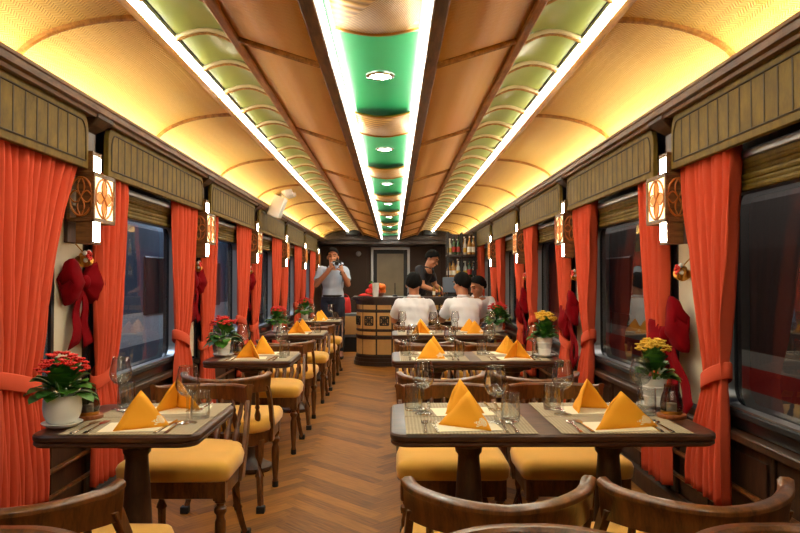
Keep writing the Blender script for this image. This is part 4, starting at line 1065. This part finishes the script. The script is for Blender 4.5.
    q = B(); nk = J['chest'].lerp(J['neck'], .92); ax = (J['skull'] - J['neck']).normalized()
    q.tube([nk + V(.068 * cos(t), .066 * sin(t) - .004, .012 - .022 * max(0, sin(t))) for t in [pi * .5 + .25 + (2 * pi - .5) * i / 20 for i in range(21)]], [.017] * 21, 8, flat=.5); q.build('collar', shirt, root)
    if pants:
        cloth('trousers', pants, lambda p, t_, t: (t_ == 'T' and p.z <= waist) or t_ == 'P' or (t_ == 'Q' and t < .93), .014)
        for sd in 'LR':
            a, t = J['an' + sd], J['to' + sd]; q = B(); d_ = (t - a); d_.z = 0; d_ = d_.normalized(); z0 = min(a.z, t.z) - .04
            base = V(a.x, a.y, z0 if z0 > 0 else 0); sdv = V(-d_.y, d_.x, 0)
            q.loft([[base + d_ * (f - .07) + sdv * w * cos(2 * pi * i / 14) + V(0, 0, h * (.5 + .5 * sin(2 * pi * i / 14))) for i in range(14)] for f, w, h in ((-.01, .02, .05), (.0, .036, .09), (.08, .043, .11), (.16, .046, .075), (.23, .04, .055), (.26, .02, .035))])
            q.build('shoe', M['black'], root, smooth='all')
        if belt:
            q = B(); pz = J['pelvis'] + V(0, 0, .055); q.tube([pz + V(.160 * cos(t), .150 * sin(t), 0) for t in [2 * pi * i / 28 for i in range(29)]], .018, 6, flat=.35, cap=False); q.build('belt', M['black'], root)
    return root
def seated(lean=0, head=(0, .05), arm='table', dz=0, tw=0):
    J = {'pelvis': V(0, -.07, .575), 'spine': V(0, -.055 + lean * .3, .74), 'chest': V(0, -.01 + lean * .7, .92), 'neck': V(0, .01 + lean, 1.045), 'head': V(head[0], head[1] + lean, 1.185)}
    for sd, sx in (('L', -1), ('R', 1)):
        J['sh' + sd] = V(sx * .165, -.0 + lean * .9, .945); J['el' + sd] = V(sx * .235, .12 + lean, .765); J['wr' + sd] = V(sx * .19, .315, .80)
        J['hip' + sd] = V(sx * .085, -.03, .58); J['kn' + sd] = V(sx * .11, .34, .56); J['an' + sd] = V(sx * .11, .33, .085); J['to' + sd] = V(sx * .12, .45, .045)
    return J
HD = [(V(.1, 1, -.1), V(0, 0, 1), V(1, 0, 0), .4), (V(-.1, 1, -.1), V(0, 0, 1), V(-1, 0, 0), .4)]
SY = T(4) - .566
person('person', (.245, SY, 0), 0, seated(.03, (.0, .02)), 'person in a white shirt seated with their back to us, nearer the aisle', M['shirtwhite'], M['trousers'], HD, (.12, -.12))
J = seated(.06, (-.015, .04)); 
person('person', (.835, SY + .02, 0), .12, J, 'person in a white shirt seated with back turned, nearer the window', M['shirtwhite'], M['trousers'], HD, (.12, .5))
J = seated(.05, (0, .06)); J['head'].z -= .04; J['neck'].z -= .025; J['chest'].z -= .01
person('person', (1.11, T(4) + .546, 0), pi, J, 'person seated by the window, mostly hidden behind the seated white shirts', M['shirtwhite'], M['trousers'], HD, (.35, -1.0))
# the standing photographer
J = {'pelvis': V(0, 0, .93), 'spine': V(0, -.01, 1.10), 'chest': V(0, 0, 1.28), 'neck': V(0, .01, 1.445), 'head': V(0, .03, 1.60)}
J.update(shL=V(-.175, 0, 1.385), shR=V(.175, 0, 1.385), elL=V(-.245, .10, 1.165), elR=V(.25, .12, 1.16), wrL=V(-.165, .25, 1.37), wrR=V(.02, .24, 1.405))
for sd, sx in (('L', -1), ('R', 1)): J['hip' + sd] = V(sx * .09, 0, .90); J['kn' + sd] = V(sx * .11, .02, .48); J['an' + sd] = V(sx * .12, -.01, .085); J['to' + sd] = V(sx * .14, .13, .04)
HP = [(V(.25, .1, 1), V(-.6, .6, 0), V(1, .2, 0), .55), (V(-.35, .15, 1), V(.5, .6, 0), V(-1, .2, .2), .6)]
ph = person('person', (-.95, 10.77, 0), pi, J, 'person in a pale blue shirt standing by the bar, taking a photo with a camera', M['shirtblue'], M['trousers'], HP, (.05, 0))
q = B(); q.tube([J['wrL'] + V(.033 * cos(t), .02 * 0 + .012 * sin(t), .03 * sin(t) - .03) for t in [2 * pi * i / 16 for i in range(17)]], .007, 6, cap=False); q.build('wristwatch', M['black'], ph)
r = tag(empty('camera', (-.95 + .085, 10.77 - .26, 1.455)), 'black compact camera held up to the face of the standing person', 'camera')
q = B(); q.b2(-.065, .065, -.02, .02, 0, .075); q.b2(-.02, .025, -.018, .018, .075, .095); q.build('camera_body', M['black'], r, smooth=False, bevel=.006)
q = B(); q.loft([[(.0 + a * cos(2 * pi * i / 18), y, .036 + a * sin(2 * pi * i / 18)) for i in range(18)] for a, y in ((.032, -.02), (.033, -.06), (.029, -.065), (.024, -.055))]); q.build('lens', M['black'], r)
# bartender, bending over the counter
J = {'pelvis': V(0, -.05, .95), 'spine': V(0, -.02, 1.12), 'chest': V(0, .06, 1.30), 'neck': V(0, .15, 1.44), 'head': V(0, .23, 1.575)}
J.update(shL=V(-.17, .09, 1.40), shR=V(.17, .09, 1.40), elL=V(-.24, .17, 1.14), elR=V(.24, .17, 1.14), wrL=V(-.14, .36, 1.06), wrR=V(.14, .36, 1.06))
for sd, sx in (('L', -1), ('R', 1)): J['hip' + sd] = V(sx * .09, -.04, .92); J['kn' + sd] = V(sx * .1, 0, .49); J['an' + sd] = V(sx * .11, -.03, .085); J['to' + sd] = V(sx * .12, .1, .04)
HB = [(V(.2, 1, -.2), V(0, .2, 1), V(1, 0, 0), .7), (V(-.2, 1, -.2), V(0, .2, 1), V(-1, 0, 0), .7)]
person('person', (.43, 11.02, 0), -pi / 2 - .5, J, 'bartender in black bending forward behind the bar, seen from the side', M['shirtblack'], M['trousers'], HB, (.55, 0))

# ------------------------------------------------------------------ added outside lights, world, camera
def lamp(name, kind, loc, energy, col, rot=(0, 0, 0), **kw):
    l = bpy.data.lights.new(name, kind); l.energy = energy; l.color = col
    for k_, v_ in kw.items(): setattr(l, k_, v_)
    o = bpy.data.objects.new(name, l); COL.objects.link(o); o.location = loc; o.rotation_euler = rot; return o
for s in (-1, 1):
    for y in (0, 5.5, 11): lamp('added_outside_light', 'AREA', (X(s, 2.35), y, 2.6), 36 if s < 0 else 24, (.75, .85, 1) if s < 0 else (1, .9, .8), (0, 0, 0), shape='RECTANGLE', size=.5, size_y=3)  # unseen lights added to brighten the carriages outside the windows
w = bpy.data.worlds.new('night'); scene.world = w; w.use_nodes = True
w.node_tree.nodes['Background'].inputs[0].default_value = (.02, .03, .05, 1); w.node_tree.nodes['Background'].inputs[1].default_value = .3
cam = bpy.data.cameras.new('camera'); co = bpy.data.objects.new('photo_camera', cam); COL.objects.link(co)
F = 680.0
cam.sensor_width = 36; cam.lens = F / 800 * 36; cam.clip_start = .02; cam.clip_end = 60
co.location = (0, 0, 1.235); co.rotation_euler = (pi / 2 + math.atan(13.5 / F), 0, -math.atan(7 / F)); scene.camera = co
scene.view_settings.view_transform = 'Standard'; scene.view_settings.look = 'None'; scene.view_settings.gamma = 1; scene.view_settings.use_curve_mapping = False
scene.view_settings.exposure = 0.84
cy = scene.cycles
cy.max_bounces = 7; cy.diffuse_bounces = 4; cy.glossy_bounces = 4; cy.transparent_max_bounces = 40; cy.transmission_bounces = 4
cy.caustics_reflective = False; cy.caustics_refractive = False; cy.sample_clamp_indirect = 6; cy.sample_clamp_direct = 0
